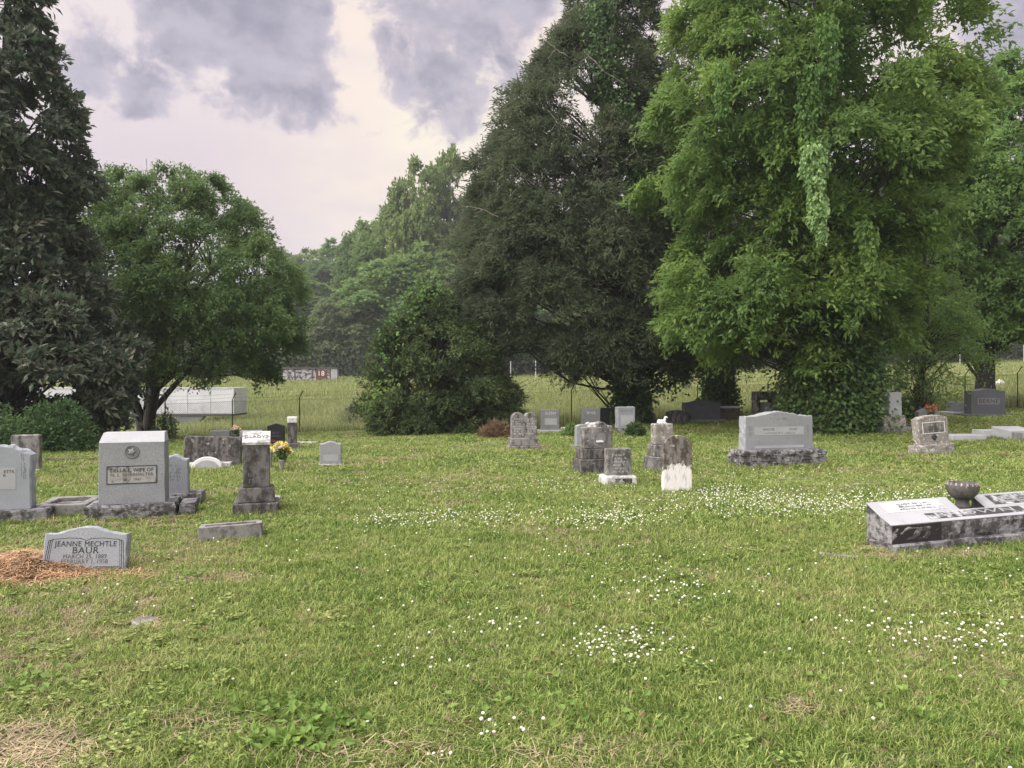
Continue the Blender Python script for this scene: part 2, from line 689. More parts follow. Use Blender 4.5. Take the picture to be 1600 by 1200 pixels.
def plain(name, col, rough=0.7, spec=0.3, metal=0.0, var=0.15, sc=20):
    m, t, o = new_mat(name)
    b = t.n('ShaderNodeBsdfPrincipled')
    b.inputs['Roughness'].default_value = rough
    b.inputs['Specular IOR Level'].default_value = spec
    b.inputs['Metallic'].default_value = metal
    tc = t.n('ShaderNodeTexCoord')
    n = t.noise(tc.outputs['Object'], sc, 4, 0.6)
    t.l(t.mix(t.smooth(n, 0.3, 0.7), tuple(c * (1 - var) for c in col), tuple(min(c * (1 + var), 0.9) for c in col)), b.inputs['Base Color'])
    t.l(b.outputs[0], o.inputs['Surface'])
    return m


def leaf_mat(name, dark, mid, light, trans=0.3, rough=0.5, spec=0.25, big=0.35, under=None):
    m, t, o = new_mat(name)
    b = t.n('ShaderNodeBsdfPrincipled')
    b.inputs['Roughness'].default_value = rough
    b.inputs['Specular IOR Level'].default_value = spec
    at = t.n('ShaderNodeAttribute')
    at.attribute_name = 'tint'
    ge = t.n('ShaderNodeNewGeometry')
    n = t.noise(ge.outputs['Position'], big, 3, 0.6)
    f = t.math('ADD', t.math('MULTIPLY', at.outputs['Fac'], 0.6), t.math('MULTIPLY', t.smooth(n, 0.3, 0.7), 0.4))
    c = t.mix(t.smooth(f, 0.1, 0.5), dark, mid)
    c = t.mix(t.smooth(f, 0.5, 0.95), c, light)
    oi = t.n('ShaderNodeObjectInfo')
    hs = t.n('ShaderNodeHueSaturation')
    t.l(c, hs.inputs['Color'])
    t.l(t.math('ADD', 0.485, t.math('MULTIPLY', oi.outputs['Random'], 0.03)), hs.inputs['Hue'])
    c = hs.outputs[0]
    if under is not None:
        c = t.mix(t.math('MULTIPLY', ge.outputs['Backfacing'], 1.0), c, under)
    t.l(c, b.inputs['Base Color'])
    tr = t.n('ShaderNodeBsdfTranslucent')
    t.l(t.mix(0.35, c, light), tr.inputs['Color'])
    mx = t.n('ShaderNodeMixShader')
    mx.inputs[0].default_value = trans
    t.l(b.outputs[0], mx.inputs[1])
    t.l(tr.outputs[0], mx.inputs[2])
    t.l(mx.outputs[0], o.inputs['Surface'])
    return m


def bark(name, col):
    m, t, o = new_mat(name)
    b = t.n('ShaderNodeBsdfPrincipled')
    b.inputs['Roughness'].default_value = 0.9
    ge = t.n('ShaderNodeNewGeometry')
    n = t.noise(t.mapping(ge.outputs['Position'], (8, 8, 1.5)), 3, 5, 0.65)
    t.l(t.mix(t.smooth(n, 0.35, 0.65), tuple(c * 0.5 for c in col), tuple(c * 1.3 for c in col)), b.inputs['Base Color'])
    bp = t.n('ShaderNodeBump')
    bp.inputs['Strength'].default_value = 0.6
    bp.inputs['Distance'].default_value = 0.03
    t.l(n, bp.inputs['Height'])
    t.l(bp.outputs[0], b.inputs['Normal'])
    t.l(b.outputs[0], o.inputs['Surface'])
    return m


DARK = (0.05, 0.045, 0.045)
M = {}
M['granite'] = stone('granite_grey', (0.33, 0.34, 0.36), (0.17, 0.17, 0.18), 0.22, 2.2, 1.5, 0.16)
M['granite_blue'] = stone('granite_blue', (0.36, 0.38, 0.42), (0.24, 0.25, 0.27), 0.2, 2.0, 1.2, 0.12)
M['granite_rock'] = stone('granite_rock', (0.34, 0.33, 0.345), (0.06, 0.055, 0.055), 0.72, 5.5, 1.0, 0.22, bump=0.5)
M['granite_dark'] = stone('granite_dark', (0.115, 0.12, 0.135), (0.07, 0.07, 0.075), 0.3, 2.5, 1.2, 0.12, rough=0.6)
M['granite_mid'] = stone('granite_mid', (0.24, 0.24, 0.25), (0.12, 0.12, 0.125), 0.35, 3, 1.6, 0.14)
M['pale'] = stone('pale_granite', (0.42, 0.42, 0.445), (0.25, 0.25, 0.26), 0.32, 2.0, 1.2, 0.07)
M['old'] = stone('old_marble', (0.27, 0.255, 0.25), (0.07, 0.063, 0.06), 0.6, 4.0, 2.5, 0.12, (0.42, 0.41, 0.38), 0.25, rough=0.9)
M['old_dark'] = stone('stained_marble', (0.18, 0.17, 0.165), (0.05, 0.045, 0.042), 0.7, 4.5, 2.6, 0.12, (0.4, 0.38, 0.36), 0.1, rough=0.9)
M['old_brown'] = stone('brown_stone', (0.15, 0.12, 0.09), (0.05, 0.04, 0.03), 0.5, 4, 1.5, 0.15, rough=0.95)
M['tablet'] = stone('tablet_marble', (0.26, 0.235, 0.22), (0.075, 0.062, 0.05), 0.72, 3.6, 2.8, 0.1, (0.5, 0.47, 0.42), 0.3, white_below=0.40, rough=0.9)
M['lichen'] = stone('lichen_stone', (0.30, 0.275, 0.25), (0.085, 0.07, 0.06), 0.45, 6, 2.0, 0.14, (0.48, 0.46, 0.43), 0.45, rough=0.95)
M['white'] = stone('white_marble', (0.74, 0.73, 0.73), (0.42, 0.41, 0.40), 0.15, 3, 1.5, 0.05)
M['white_worn'] = stone('worn_white_marble', (0.60, 0.59, 0.58), (0.22, 0.21, 0.20), 0.55, 6, 1.2, 0.08)
M['black'] = stone('black_granite', (0.025, 0.026, 0.03), (0.05, 0.05, 0.055), 0.2, 4, 1, 0.1, rough=0.35)
M['black_stain'] = stone('black_stained_face', (0.30, 0.29, 0.29), (0.030, 0.026, 0.026), 1.62, 3.0, 1.6, 0.1)
M['kerb'] = stone('kerb_stone', (0.30, 0.29, 0.28), (0.10, 0.09, 0.085), 0.5, 5, 1.0, 0.15)
M['letter_dark'] = plain('letter_dark', (0.045, 0.045, 0.05), 0.8)
M['letter_grey'] = plain('letter_grey', (0.14, 0.14, 0.15), 0.8)
M['letter_pale'] = plain('letter_pale', (0.55, 0.54, 0.55), 0.8)
M['panel_pale'] = stone('panel_pale', (0.405, 0.41, 0.43), (0.30, 0.30, 0.31), 0.35, 3, 1, 0.06)
M['panel_grey'] = stone('panel_grey', (0.40, 0.40, 0.42), (0.2, 0.2, 0.2), 0.2, 3, 1, 0.1)
M['plaque'] = stone('worn_plaque', (0.40, 0.39, 0.38), (0.04, 0.036, 0.036), 0.46, 4.5, 1.6, 0.1)
M['plaque_dark'] = stone('worn_dark_plaque', (0.50, 0.50, 0.52), (0.06, 0.057, 0.057), .85, 3.0, 1.0, 0.05)
M['plaque_light'] = stone('worn_light_plaque', (0.60, 0.60, 0.62), (0.08, 0.078, 0.078), 0.38, 6, 0.8, 0.05)
M['urn'] = stone('urn_stone', (0.12, 0.112, 0.105), (0.05, 0.047, 0.045), 0.5, 6, 1.2, 0.15, (0.5, 0.5, 0.48), 0.0)
M['bark'] = bark('bark_dark', (0.07, 0.062, 0.055))
M['bark_grey'] = bark('bark_grey', (0.16, 0.145, 0.13))
M['metal'] = plain('fence_post_metal', (0.06, 0.055, 0.05), 0.7)
M['galv'] = plain('galvanised_post', (0.5, 0.5, 0.5), 0.5)
M['wire'] = plain('fence_wire', (0.20, 0.20, 0.20), 0.5, metal=0.3)
M['rust'] = plain('rust_wire', (0.13, 0.09, 0.07), 0.8)

# leaves
M['l_magnolia'] = leaf_mat('leaf_magnolia', (0.085, 0.122, 0.084), (0.115, 0.162, 0.108), (0.20, 0.25, 0.175), 0.28, 0.32, 0.5, 0.5, under=(0.12, 0.128, 0.085))
M['l_round'] = leaf_mat('leaf_round_tree', (0.085, 0.150, 0.058), (0.135, 0.232, 0.082), (0.225, 0.330, 0.120), 0.48, 0.5, 0.3, 0.5)
M['l_cedar'] = leaf_mat('leaf_cedar', (0.066, 0.092, 0.054), (0.112, 0.142, 0.082), (0.175, 0.200, 0.118), 0.34, 0.8, 0.1, 0.5)
M['l_bush'] = leaf_mat('leaf_cedar_bush', (0.046, 0.074, 0.036), (0.088, 0.126, 0.054), (0.185, 0.240, 0.092), 0.28, 0.7, 0.15, 0.7)
M['l_vine'] = leaf_mat('leaf_vine_tree', (0.090, 0.160, 0.050), (0.150, 0.255, 0.070), (0.300, 0.43, 0.110), 0.48, 0.5, 0.25, 0.30)
M['l_ivy'] = leaf_mat('leaf_ivy', (0.046, 0.086, 0.032), (0.082, 0.148, 0.050), (0.145, 0.225, 0.078), 0.35, 0.45, 0.3, 0.8)
M['l_creeper'] = leaf_mat('leaf_creeper', (0.149, 0.253, 0.089), (0.238, 0.372, 0.133), (0.356, 0.505, 0.208), 0.3, 0.5, 0.3, 1.0)
M['l_dark'] = leaf_mat('leaf_undergrowth', (0.033, 0.051, 0.025), (0.054, 0.075, 0.039), (0.089, 0.111, 0.059), 0.2, 0.7, 0.15, 0.4)
M['l_forest'] = leaf_mat('leaf_forest', (0.105, 0.165, 0.056), (0.170, 0.255, 0.082), (0.255, 0.345, 0.115), 0.42, 0.6, 0.2, 0.08)
M['l_forest_pale'] = leaf_mat('leaf_pale_tree', (0.140, 0.180, 0.085), (0.215, 0.270, 0.125), (0.310, 0.360, 0.190), 0.35, 0.7, 0.15, 0.2)
M['l_right'] = leaf_mat('leaf_right_tree', (0.115, 0.185, 0.060), (0.185, 0.285, 0.085), (0.290, 0.405, 0.120), 0.5, 0.5, 0.25, 0.4)
M['l_weed'] = leaf_mat('leaf_weed', (0.11, 0.19, 0.04), (0.17, 0.28, 0.055), (0.25, 0.37, 0.085), 0.35, 0.5, 0.3, 2.0)


def grass_mat(name, green, light, dry, dry_bias=0.0):
    m, t, o = new_mat(name)
    b = t.n('ShaderNodeBsdfPrincipled')
    b.inputs['Roughness'].default_value = 0.6
    b.inputs['Specular IOR Level'].default_value = 0.2
    ge = t.n('ShaderNodeNewGeometry')
    at = t.n('ShaderNodeAttribute')
    at.attribute_name = 'tint'
    oi = t.n('ShaderNodeObjectInfo')
    n1 = t.noise(ge.outputs['Position'], 0.55, 4, 0.6)
    n2 = t.noise(ge.outputs['Position'], 2.6, 3, 0.6)
    f = t.math('ADD', t.math('MULTIPLY', n1, 0.55), t.math('MULTIPLY', n2, 0.45))
    f = t.math('ADD', f, t.math('MULTIPLY', t.math('SUBTRACT', at.outputs['Fac'], 0.5), 0.34))
    f = t.math('ADD', f, t.math('MULTIPLY', t.math('SUBTRACT', oi.outputs['Random'], 0.5), 0.14))
    f = t.math('ADD', f, dry_bias)
    c = t.mix(t.smooth(f, 0.34, 0.56), green, light)
    c = t.mix(t.smooth(f, 0.63, 0.80), c, dry)
    vv = t.n('ShaderNodeVectorMath', operation='SCALE')
    t.l(c, vv.inputs[0])
    t.l(t.math('ADD', 0.55, t.math('MULTIPLY', at.outputs['Fac'], 0.9)), vv.inputs['Scale'])
    c = vv.outputs[0]
    t.l(c, b.inputs['Base Color'])
    tr = t.n('ShaderNodeBsdfTranslucent')
    t.l(c, tr.inputs['Color'])
    mx = t.n('ShaderNodeMixShader')
    mx.inputs[0].default_value = 0.35
    t.l(b.outputs[0], mx.inputs[1])
    t.l(tr.outputs[0], mx.inputs[2])
    t.l(mx.outputs[0], o.inputs['Surface'])
    return m


GREEN, LIGHT, DRY = (0.135, 0.225, 0.045), (0.29, 0.35, 0.105), (0.44, 0.38, 0.21)
M['grass'] = grass_mat('grass_blades', GREEN, LIGHT, DRY)
M['straw'] = plain('dead_grass', (0.36, 0.28, 0.18), 0.8, var=0.35, sc=3)
M['brush'] = plain('dead_brush', (0.24, 0.16, 0.10), 0.9, var=0.4, sc=6)
M['pine_straw'] = plain('pine_straw', (0.45, 0.285, 0.165), 0.8, var=0.35, sc=6)
M['meadow'] = grass_mat('meadow_grass', (0.19, 0.26, 0.075), (0.33, 0.36, 0.145), (0.46, 0.40, 0.22), 0.03)
M['clover'] = plain('clover_white', (0.70, 0.69, 0.60), 0.8, var=0.12, sc=60)

# ground sheet
m, t, o = new_mat('turf')
b = t.n('ShaderNodeBsdfPrincipled')
b.inputs['Roughness'].default_value = 0.95
b.inputs['Specular IOR Level'].default_value = 0.1
ge = t.n('ShaderNodeNewGeometry')
P = ge.outputs['Position']
n1 = t.noise(P, 0.55, 4, 0.6)
n2 = t.noise(P, 2.6, 3, 0.6)
n3 = t.noise(P, 45, 3, 0.7)
f = t.math('ADD', t.math('MULTIPLY', n1, 0.55), t.math('MULTIPLY', n2, 0.45))
f = t.math('ADD', f, t.math('MULTIPLY', t.math('SUBTRACT', n3, 0.5), 0.25))
c = t.mix(t.smooth(f, 0.36, 0.56), (0.10, 0.145, 0.038), (0.18, 0.215, 0.068))
c = t.mix(t.smooth(f, 0.60, 0.74), c, (0.30, 0.245, 0.14))
c = t.mix(t.smooth(n3, 0.38, 0.6), tuple(x * 0.55 for x in (0.12, 0.14, 0.05)), c)
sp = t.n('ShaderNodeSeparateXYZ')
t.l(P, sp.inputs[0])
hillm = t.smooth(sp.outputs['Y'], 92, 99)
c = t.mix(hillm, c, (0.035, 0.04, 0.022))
t.l(c, b.inputs['Base Color'])
bp = t.n('ShaderNodeBump')
bp.inputs['Strength'].default_value = 0.8
bp.inputs['Distance'].default_value = 0.03
t.l(n3, bp.inputs['Height'])
t.l(bp.outputs[0], b.inputs['Normal'])
t.l(b.outputs[0], o.inputs['Surface'])
M['turf'] = m

# ------------------------------------------------------------------ ground
yy = np.concatenate([np.arange(-120, -4, 8), np.arange(-4, 36, 0.2), np.arange(36, 110, 0.6), np.arange(110, 320, 5), np.arange(320, 720, 20)])
xx = np.concatenate([-np.geomspace(560, 26, 34), np.arange(-25.6, 25.6, 0.25), np.geomspace(26, 560, 34)])
XX, YY = np.meshgrid(xx, yy)
ZZ = gz(XX, YY)
ny, nx = XX.shape
Vg = np.stack([XX, YY, ZZ], -1).reshape(-1, 3)
ii = (np.arange(ny - 1)[:, None] * nx + np.arange(nx - 1)[None]).ravel()
Qg = np.stack([ii, ii + 1, ii + nx + 1, ii + nx], -1)
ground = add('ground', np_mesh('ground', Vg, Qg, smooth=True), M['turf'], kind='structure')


# ------------------------------------------------------------------ foliage
def unit(v):
    return v / (np.linalg.norm(v, axis=-1, keepdims=True) + 1e-9)


def leaf_soup(C, out, L, W, rnd=0.8, droop=0.35, up=0.8, fold=0.2, tint=None, shape='rhomb'):
    """one small leaf per centre C; out = outward direction"""
    n = len(C)
    d = unit(out + rng.normal(0, rnd, (n, 3)) + np.array([0, 0, -droop]))
    nrm = unit(rng.normal(0, 0.55, (n, 3)) + np.array([0, 0, up]) + 0.35 * out)
    s = unit(np.cross(d, nrm))
    nn = np.cross(s, d)
    l = (L * rng.uniform(0.65, 1.3, n))[:, None]
    wv = (W * rng.uniform(0.7, 1.25, n))[:, None] * 0.5
    a = C
    tip = C + d * l - nn * l * 0.12
    ml = C + d * l * 0.45 + s * wv + nn * wv * fold
    mr = C + d * l * 0.45 - s * wv + nn * wv * fold
    V = np.stack([a, mr, tip, ml], 1).reshape(-1, 3)
    i = np.arange(n)[:, None] * 4
    if shape == 'rhomb':
        Fc = np.concatenate([i + [[0, 1, 2]], i + [[0, 2, 3]]], 1).reshape(-1, 3)
        tt = np.repeat(tint if tint is not None else rng.random(n), 2)
    else:
        V = np.stack([ml, mr, tip], 1).reshape(-1, 3)
        Fc = (np.arange(n)[:, None] * 3 + [[0, 1, 2]])
        tt = tint if tint is not None else rng.random(n)
    return V, Fc, tt


def rows_interp(rows, base_py, s, cx):
    """photograph trace rows (py, xl, xr) -> heights (m), left/right extents (m) about px cx"""
    rows = sorted(rows, key=lambda r: -r[0])
    H = np.array([(base_py - r[0]) / s for r in rows])
    Lx = np.array([(r[1] - cx) / s for r in rows])
    Rx = np.array([(r[2] - cx) / s for r in rows])
    return H, Lx, Rx


def crown_points(H, Lx, Rx, nb, nc, depth=0.85, br=0.9, inner=0.45, droop=0.2, flat=0.6, lump=0.22, seed=1, hbias=None):
    """bough centres and cluster centres filling a crown with the given profile"""
    g = np.random.default_rng(seed)
    hh = np.linspace(H.min(), H.max(), 400)
    wd = np.interp(hh, H, Rx - Lx)
    pw = np.clip(wd, 0.05, None) ** 1.25
    if hbias is not None:
        pw = pw * hbias(hh)
    h = g.choice(hh, nb, p=pw / pw.sum()) + g.normal(0, 0.08, nb)
    phi = g.uniform(0, 2 * np.pi, nb)
    rho = inner + (1 - inner) * g.random(nb) ** 0.6
    l, r = np.interp(h, H, Lx), np.interp(h, H, Rx)
    mid, half = (l + r) / 2, (r - l) / 2
    lp = 1 + lump * (2 * vnoise(np.cos(phi) * 2 + h * 0.35, np.sin(phi) * 2 + h * 0.2, 1.3, seed) - 1)
    x = mid + half * np.cos(phi) * rho * np.minimum(lp, 1.05)
    y = half * depth * np.sin(phi) * rho * lp
    # keep clumps inside the outline
    brr = br * g.uniform(0.6, 1.25, nb) * np.clip(half / half.max() * 1.4, 0.35, 1)
    pull = np.clip(brr * 0.75 / (half + 1e-6), 0, 0.6)
    x = mid + (x - mid) * (1 - pull)
    y = y * (1 - pull)
    B = np.stack([x, y, h], 1)
    ax = np.stack([mid, np.zeros(nb), h], 1)
    outv = unit(B - ax + np.array([0, 0, 0.15]) * half[:, None])
    C = np.repeat(B, nc, 0)
    dv = unit(unit(g.normal(0, 1, (nb * nc, 3))) + np.repeat(outv, nc, 0) * 0.75 + np.array([0, 0, 0.45]))
    off = dv * (np.repeat(brr, nc) * (0.45 + 0.55 * g.random(nb * nc) ** 0.5) * g.choice([1, 1, 1, 1.25], nb * nc))[:, None] * np.array([1, 1, flat])
    C = C + off
    rad = np.linalg.norm(off[:, :2], axis=1)
    C[:, 2] -= droop * rad ** 2 / (np.repeat(brr, nc) + 1e-6)
    O = unit(np.repeat(outv, nc, 0) * 0.9 + unit(off))
    bt = np.repeat(g.random(nb), nc)
    return B, outv, C, O, bt, brr


def limbs_for(B, trunk_top, n, root=(0, 0, 0), r0=0.09, conifer=False, seed=3, stems=None):
    g = np.random.default_rng(seed)
    idx = g.permutation(len(B))[:n]
    lines = []
    for i in idx:
        b = B[i]
        if stems is not None:
            best = None
            for P_, r_ in stems:
                P_ = np.asarray(P_, float)
                dd = np.linalg.norm(P_ - (b - np.array([0, 0, np.linalg.norm(b[:2] - P_[-1][:2]) * 0.5 + 0.6])), axis=1)
                k = int(dd.argmin())
                if best is None or dd[k] < best[0]:
                    best = (dd[k], P_[k], r_[k])
            a, rr = best[1], min(best[2] * 0.6, r0)
        else:
            hh = b[2] * (1.0 if conifer else 0.62)
            hh = min(max(hh, 0.3), trunk_top)
            a = np.array([root[0], root[1], hh])
            rr = r0
        mid = (a + b) / 2 + g.normal(0, 0.12, 3) * np.linalg.norm(b - a) + np.array([0, 0, -0.1 if conifer else 0.12]) * np.linalg.norm(b - a)
        tt = np.linspace(0, 1, 6)[:, None]
        Pp = (1 - tt) ** 2 * a + 2 * tt * (1 - tt) * mid + tt ** 2 * b
        Pp[1:-1] += g.normal(0, 0.04, (4, 3))
        lines.append((Pp, np.linspace(rr, 0.012, 6)))
        for _ in range(2):
            k = g.integers(2, 5)
            e = b + g.normal(0, 0.5, 3)
            e[2] = min(e[2], b[2] + 0.15)
            lines.append((np.stack([Pp[k], (Pp[k] + e) / 2 + g.normal(0, 0.1, 3), e]), np.array([rr * 0.35, rr * 0.22, 0.008])))
    return lines


def leaves_from(C, O, bt, per, spread, L, W, sag=0.5, **kw):
    """leafy sprays: each cluster is a short drooping twig carrying its leaves"""
    n = len(C)
    dr = unit(O + rng.normal(0, 0.45, (n, 3)))
    sl = spread * 2.4 * rng.uniform(0.6, 1.3, n)
    t_ = rng.random((n, per))
    CC = C[:, None] + dr[:, None] * (sl[:, None] * (t_ - 0.3))[..., None]
    CC[..., 2] -= sag * sl[:, None] * t_ ** 2
    CC = CC.reshape(-1, 3) + rng.normal(0, spread * 0.38, (n * per, 3))
    OO = np.repeat(dr, per, 0)
    tt = np.clip(np.repeat(bt, per) * 0.45 + rng.random(n * per) * 0.55, 0, 1)
    return leaf_soup(CC, OO, L, W, tint=tt, **kw)


def tree_at(px, py, d=None):
    if d is None:
        return hit(px, py)
    x = (px - 800) / F * d
    return Vector((x, d, g1(x, d)))


def build_tree(name, label, px, d, rows, mat, trunk_mat, nb, nc, per, spread, L, W, crown_kw=None, leaf_kw=None, trunk=None, stems=None, r_trunk=0.2, nlimb=60, conifer=False, cx=None, seed=1, group=None, cat='tree', limb_r=0.07, sides=7):
    Pb = tree_at(px, None, d)
    s = F / d
    base_py = HOR + (EYE - Pb.z) * s
    root = thing(name, label, cat, Pb, group=group)
    H, Lx, Rx = rows_interp(rows, base_py, s, px)
    B, outv, C, O, bt, brr = crown_points(H, Lx, Rx, nb, nc, seed=seed, **(crown_kw or {}))
    V, Fc, tt = leaves_from(C, O, bt, per, spread, L, W, **(leaf_kw or {}))
    add('crown', np_mesh('crown', V, Fc, tt), mat, root)
    top = H.max() * 0.93
    if stems is None:
        n = 12
        zt = np.linspace(-0.2, top, n)
        mx = np.interp(zt, H, (Lx + Rx) / 2)
        k = np.clip(zt / max(top, 1), 0, 1) ** 1.3
        Pt = np.stack([mx * k + np.sin(zt * 0.9 + seed) * 0.05, np.cos(zt * 0.7 + seed) * 0.06, zt], 1)
        rt = r_trunk * (1 - np.clip(zt / top, 0, 1)) ** 0.8 + 0.02
        rt[0] *= 1.45
        rt[1] *= 1.08
        st = [(Pt, rt)]
    else:
        st = stems(s, base_py, px)
    add('trunk', tube_mesh('trunk', list(st), sides + 3), trunk_mat, root)
    add('branches', tube_mesh('branches', limbs_for(B, top, nlimb, r0=limb_r, conifer=conifer, seed=seed + 5, stems=st), 5), trunk_mat, root, kind='stuff')
    return root, dict(B=B, C=C, O=O, s=s, base=Pb, base_py=base_py, px=px, stems=st)


# evergreen at the left edge
mag, _ = build_tree('magnolia_tree', 'tall dark glossy evergreen with skirt of branches reaching the ground beside the rounded green tree', 8, 20.5,
    [(700, -130, 120), (670, -140, 175), (640, -140, 205), (595, -140, 226), (560, -135, 222), (520, -130, 195), (470, -125, 160), (420, -115, 135), (360, -105, 118), (300, -100, 140), (260, -95, 138), (215, -90, 118), (170, -80, 108), (120, -70, 106), (60, -55, 84), (0, -40, 68), (-80, -25, 45), (-170, -5, 18)],
    M['l_magnolia'], M['bark'], 300, 22, 14, 0.15, 0.225, 0.115, dict(depth=0.95, br=0.62, inner=0.5, lump=0.3, droop=0.15, flat=0.75), dict(rnd=0.9, droop=0.1, up=0.7, fold=0.3), r_trunk=0.24, nlimb=120, conifer=True, seed=21, limb_r=0.05)


def round_stems(s, bpy_, px):
    def q(x, y, dy=0):
        return ((x - px) / s, dy, (bpy_ - y) / s)
    S = []
    S.append((np.array([q(226, 690), q(218, 655, .1), q(203, 620, .2), q(188, 570, .4), q(180, 500, .5), q(190, 420, .5), q(200, 350, .4)]), np.array([.22, .17, .14, .11, .08, .05, .02])))
    S.append((np.array([q(230, 690), q(234, 650), q(244, 610, -.1), q(268, 550, -.2), q(285, 480, -.2), q(300, 400, -.1), q(300, 320, 0)]), np.array([.24, .19, .17, .13, .1, .06, .02])))
    S.append((np.array([q(246, 608, -.1), q(275, 590, -.5), q(330, 555, -.9), q(390, 520, -1.2), q(430, 480, -1.3)]), np.array([.12, .1, .08, .05, .02])))
    S.append((np.array([q(228, 690, .1), q(224, 640, .2), q(222, 580, .6), q(230, 500, 1.0), q(250, 420, 1.3), q(280, 340, 1.3)]), np.array([.12, .1, .09, .07, .05, .02])))
    S.append((np.array([q(238, 640, .1), q(270, 585, .9), q(330, 500, 1.6), q(370, 430, 1.9)]), np.array([.1, .085, .06, .02])))
    S.append((np.array([q(268, 550, -.2), q(250, 480, -1.2), q(245, 400, -1.8), q(250, 340, -1.8)]), np.array([.09, .07, .05, .02])))
    S.append((np.array([q(285, 480, -.2), q(340, 430, -.6), q(380, 380, -.8)]), np.array([.07, .05, .02])))
    return S


build_tree('round_tree', 'rounded light green deciduous tree with several dark stems in front of the white trailer', 228, 26.0,
    [(600, 190, 410), (590, 170, 435), (572, 150, 455), (550, 140, 470), (510, 135, 486), (470, 130, 488), (430, 130, 478), (390, 132, 448), (350, 136, 415), (318, 146, 392), (292, 165, 360), (272, 205, 310)],
    M['l_round'], M['bark'], 310, 22, 19, 0.15, 0.125, 0.062, dict(depth=0.95, br=0.68, inner=0.38, lump=0.14, droop=0.12, flat=0.75), dict(rnd=0.8, droop=0.35, sag=.3), stems=round_stems, nlimb=150, seed=8, limb_r=0.05)

# cedars
ced_kw = dict(rnd=0.55, droop=0.25, up=0.3, fold=0.1)
cedar, cd = build_tree('cedar_tree', 'huge dark brownish cedar with ivy on its trunk behind the upright granite stones', 985, 27.5,
    [(575, 880, 1090), (560, 800, 1105), (535, 735, 1115), (500, 702, 1115), (450, 690, 1110), (390, 695, 1100), (330, 712, 1085), (280, 728, 1075), (240, 744, 1068), (200, 764, 1060), (150, 780, 1052), (105, 824, 1046), (60, 866, 1040), (20, 878, 1032), (-30, 890, 1026), (-100, 920, 1012), (-180, 955, 990)],
    M['l_cedar'], M['bark'], 390, 30, 22, 0.18, 0.20, 0.042, dict(depth=0.75, br=1.0, inner=0.45, lump=0.2, droop=0.3, flat=0.6), ced_kw, r_trunk=0.42, nlimb=170, conifer=True, seed=31, limb_r=0.055)
cedar2, cd2 = build_tree('cedar_tree', 'second dark cedar with ivy wrapped trunk between the dark granite stone and the vine-hung tree', 1122, 30.5,
    [(580, 1050, 1190), (540, 1020, 1230), (480, 1000, 1240), (400, 990, 1240), (300, 985, 1230), (200, 1000, 1220), (100, 1020, 1200), (0, 1050, 1180), (-60, 1090, 1150)],
    M['l_cedar'], M['bark'], 160, 14, 20, 0.22, 0.22, 0.045, dict(depth=0.75, br=0.95, inner=0.3, droop=0.5, flat=0.55), ced_kw, r_trunk=0.4, nlimb=50, conifer=True, seed=33, limb_r=0.05)
bush, bd = build_tree('cedar_bush', 'low broad dark evergreen reaching the ground beside the fence, left of the big cedar', 690, 25.5,
    [(678, 570, 812), (655, 566, 822), (625, 566, 818), (590, 575, 800), (555, 588, 792), (520, 596, 768), (485, 622, 740), (460, 640, 705), (440, 662, 682)],
    M['l_bush'], M['bark'], 200, 22, 20, 0.14, 0.15, 0.05, dict(depth=0.85, br=0.6, inner=0.4, lump=0.5, droop=0.25, flat=0.5), dict(rnd=0.7, droop=0.2, up=0.5), r_trunk=0.2, nlimb=60, conifer=True, seed=41, limb_r=0.04)

# the vine-hung tree
vine_t, vt = build_tree('vine_tree', 'tall bright green tree draped with hanging creeper behind the wide pale granite stone', 1300, 22.0,
    [(560, 1150, 1425), (535, 1085, 1410), (505, 1040, 1405), (460, 1022, 1440), (410, 1026, 1470), (370, 1050, 1480), (330, 1030, 1482), (295, 992, 1485), (265, 1000, 1490), (220, 1010, 1515), (160, 1008, 1535), (110, 1020, 1552), (70, 1040, 1558), (30, 1010, 1545), (0, 1025, 1520), (-50, 1045, 1490), (-110, 1085, 1450), (-180, 1160, 1380)],
    M['l_vine'], M['bark'], 260, 33, 22, 0.19, 0.18, 0.078, dict(depth=0.8, br=0.92, inner=0.42, lump=0.3, droop=0.2, flat=0.72,
     hbias=None), dict(rnd=0.65, droop=0.55, up=0.75), r_trunk=0.45, nlimb=75, seed=51, limb_r=0.055)


def ivy_on(rt, info, hmax, r, n, L=0.12, W=0.10, name='ivy', mat='l_ivy', fuzz=0.16):
    g = rng
    h = g.random(n) ** 0.9 * hmax
    a = g.uniform(0, 2 * np.pi, n)
    P0, _ = info['stems'][0]
    cx_ = np.interp(h, P0[:, 2], P0[:, 0])
    cy_ = np.interp(h, P0[:, 2], P0[:, 1])
    rr = r * (1 - 0.35 * h / hmax) * (0.8 + 0.55 * vnoise(a * 1.5, h * 1.2, 1.0, 4)) + np.abs(g.normal(0, fuzz, n))
    o_ = np.stack([np.cos(a), np.sin(a), np.zeros(n)], 1)
    C = np.stack([cx_, cy_, h], 1) + o_ * rr[:, None]
    V, Fc, tt = leaf_soup(C, o_, L, W, rnd=0.4, droop=0.6, up=0.1)
    return add(name, np_mesh(name, V, Fc, tt), M[mat], rt)


ivy_on(cedar, cd, 3.4, 0.42, 5200)
ivy_on(cedar2, cd2, 2.6, 0.5, 3600)
ivy_on(vine_t, vt, 3.4, .95, 15000, fuzz=0.36)
ivy_on(vine_t, vt, 12.0, 0.75, 15000, mat='l_vine', fuzz=0.35, L=.15, W=.1)


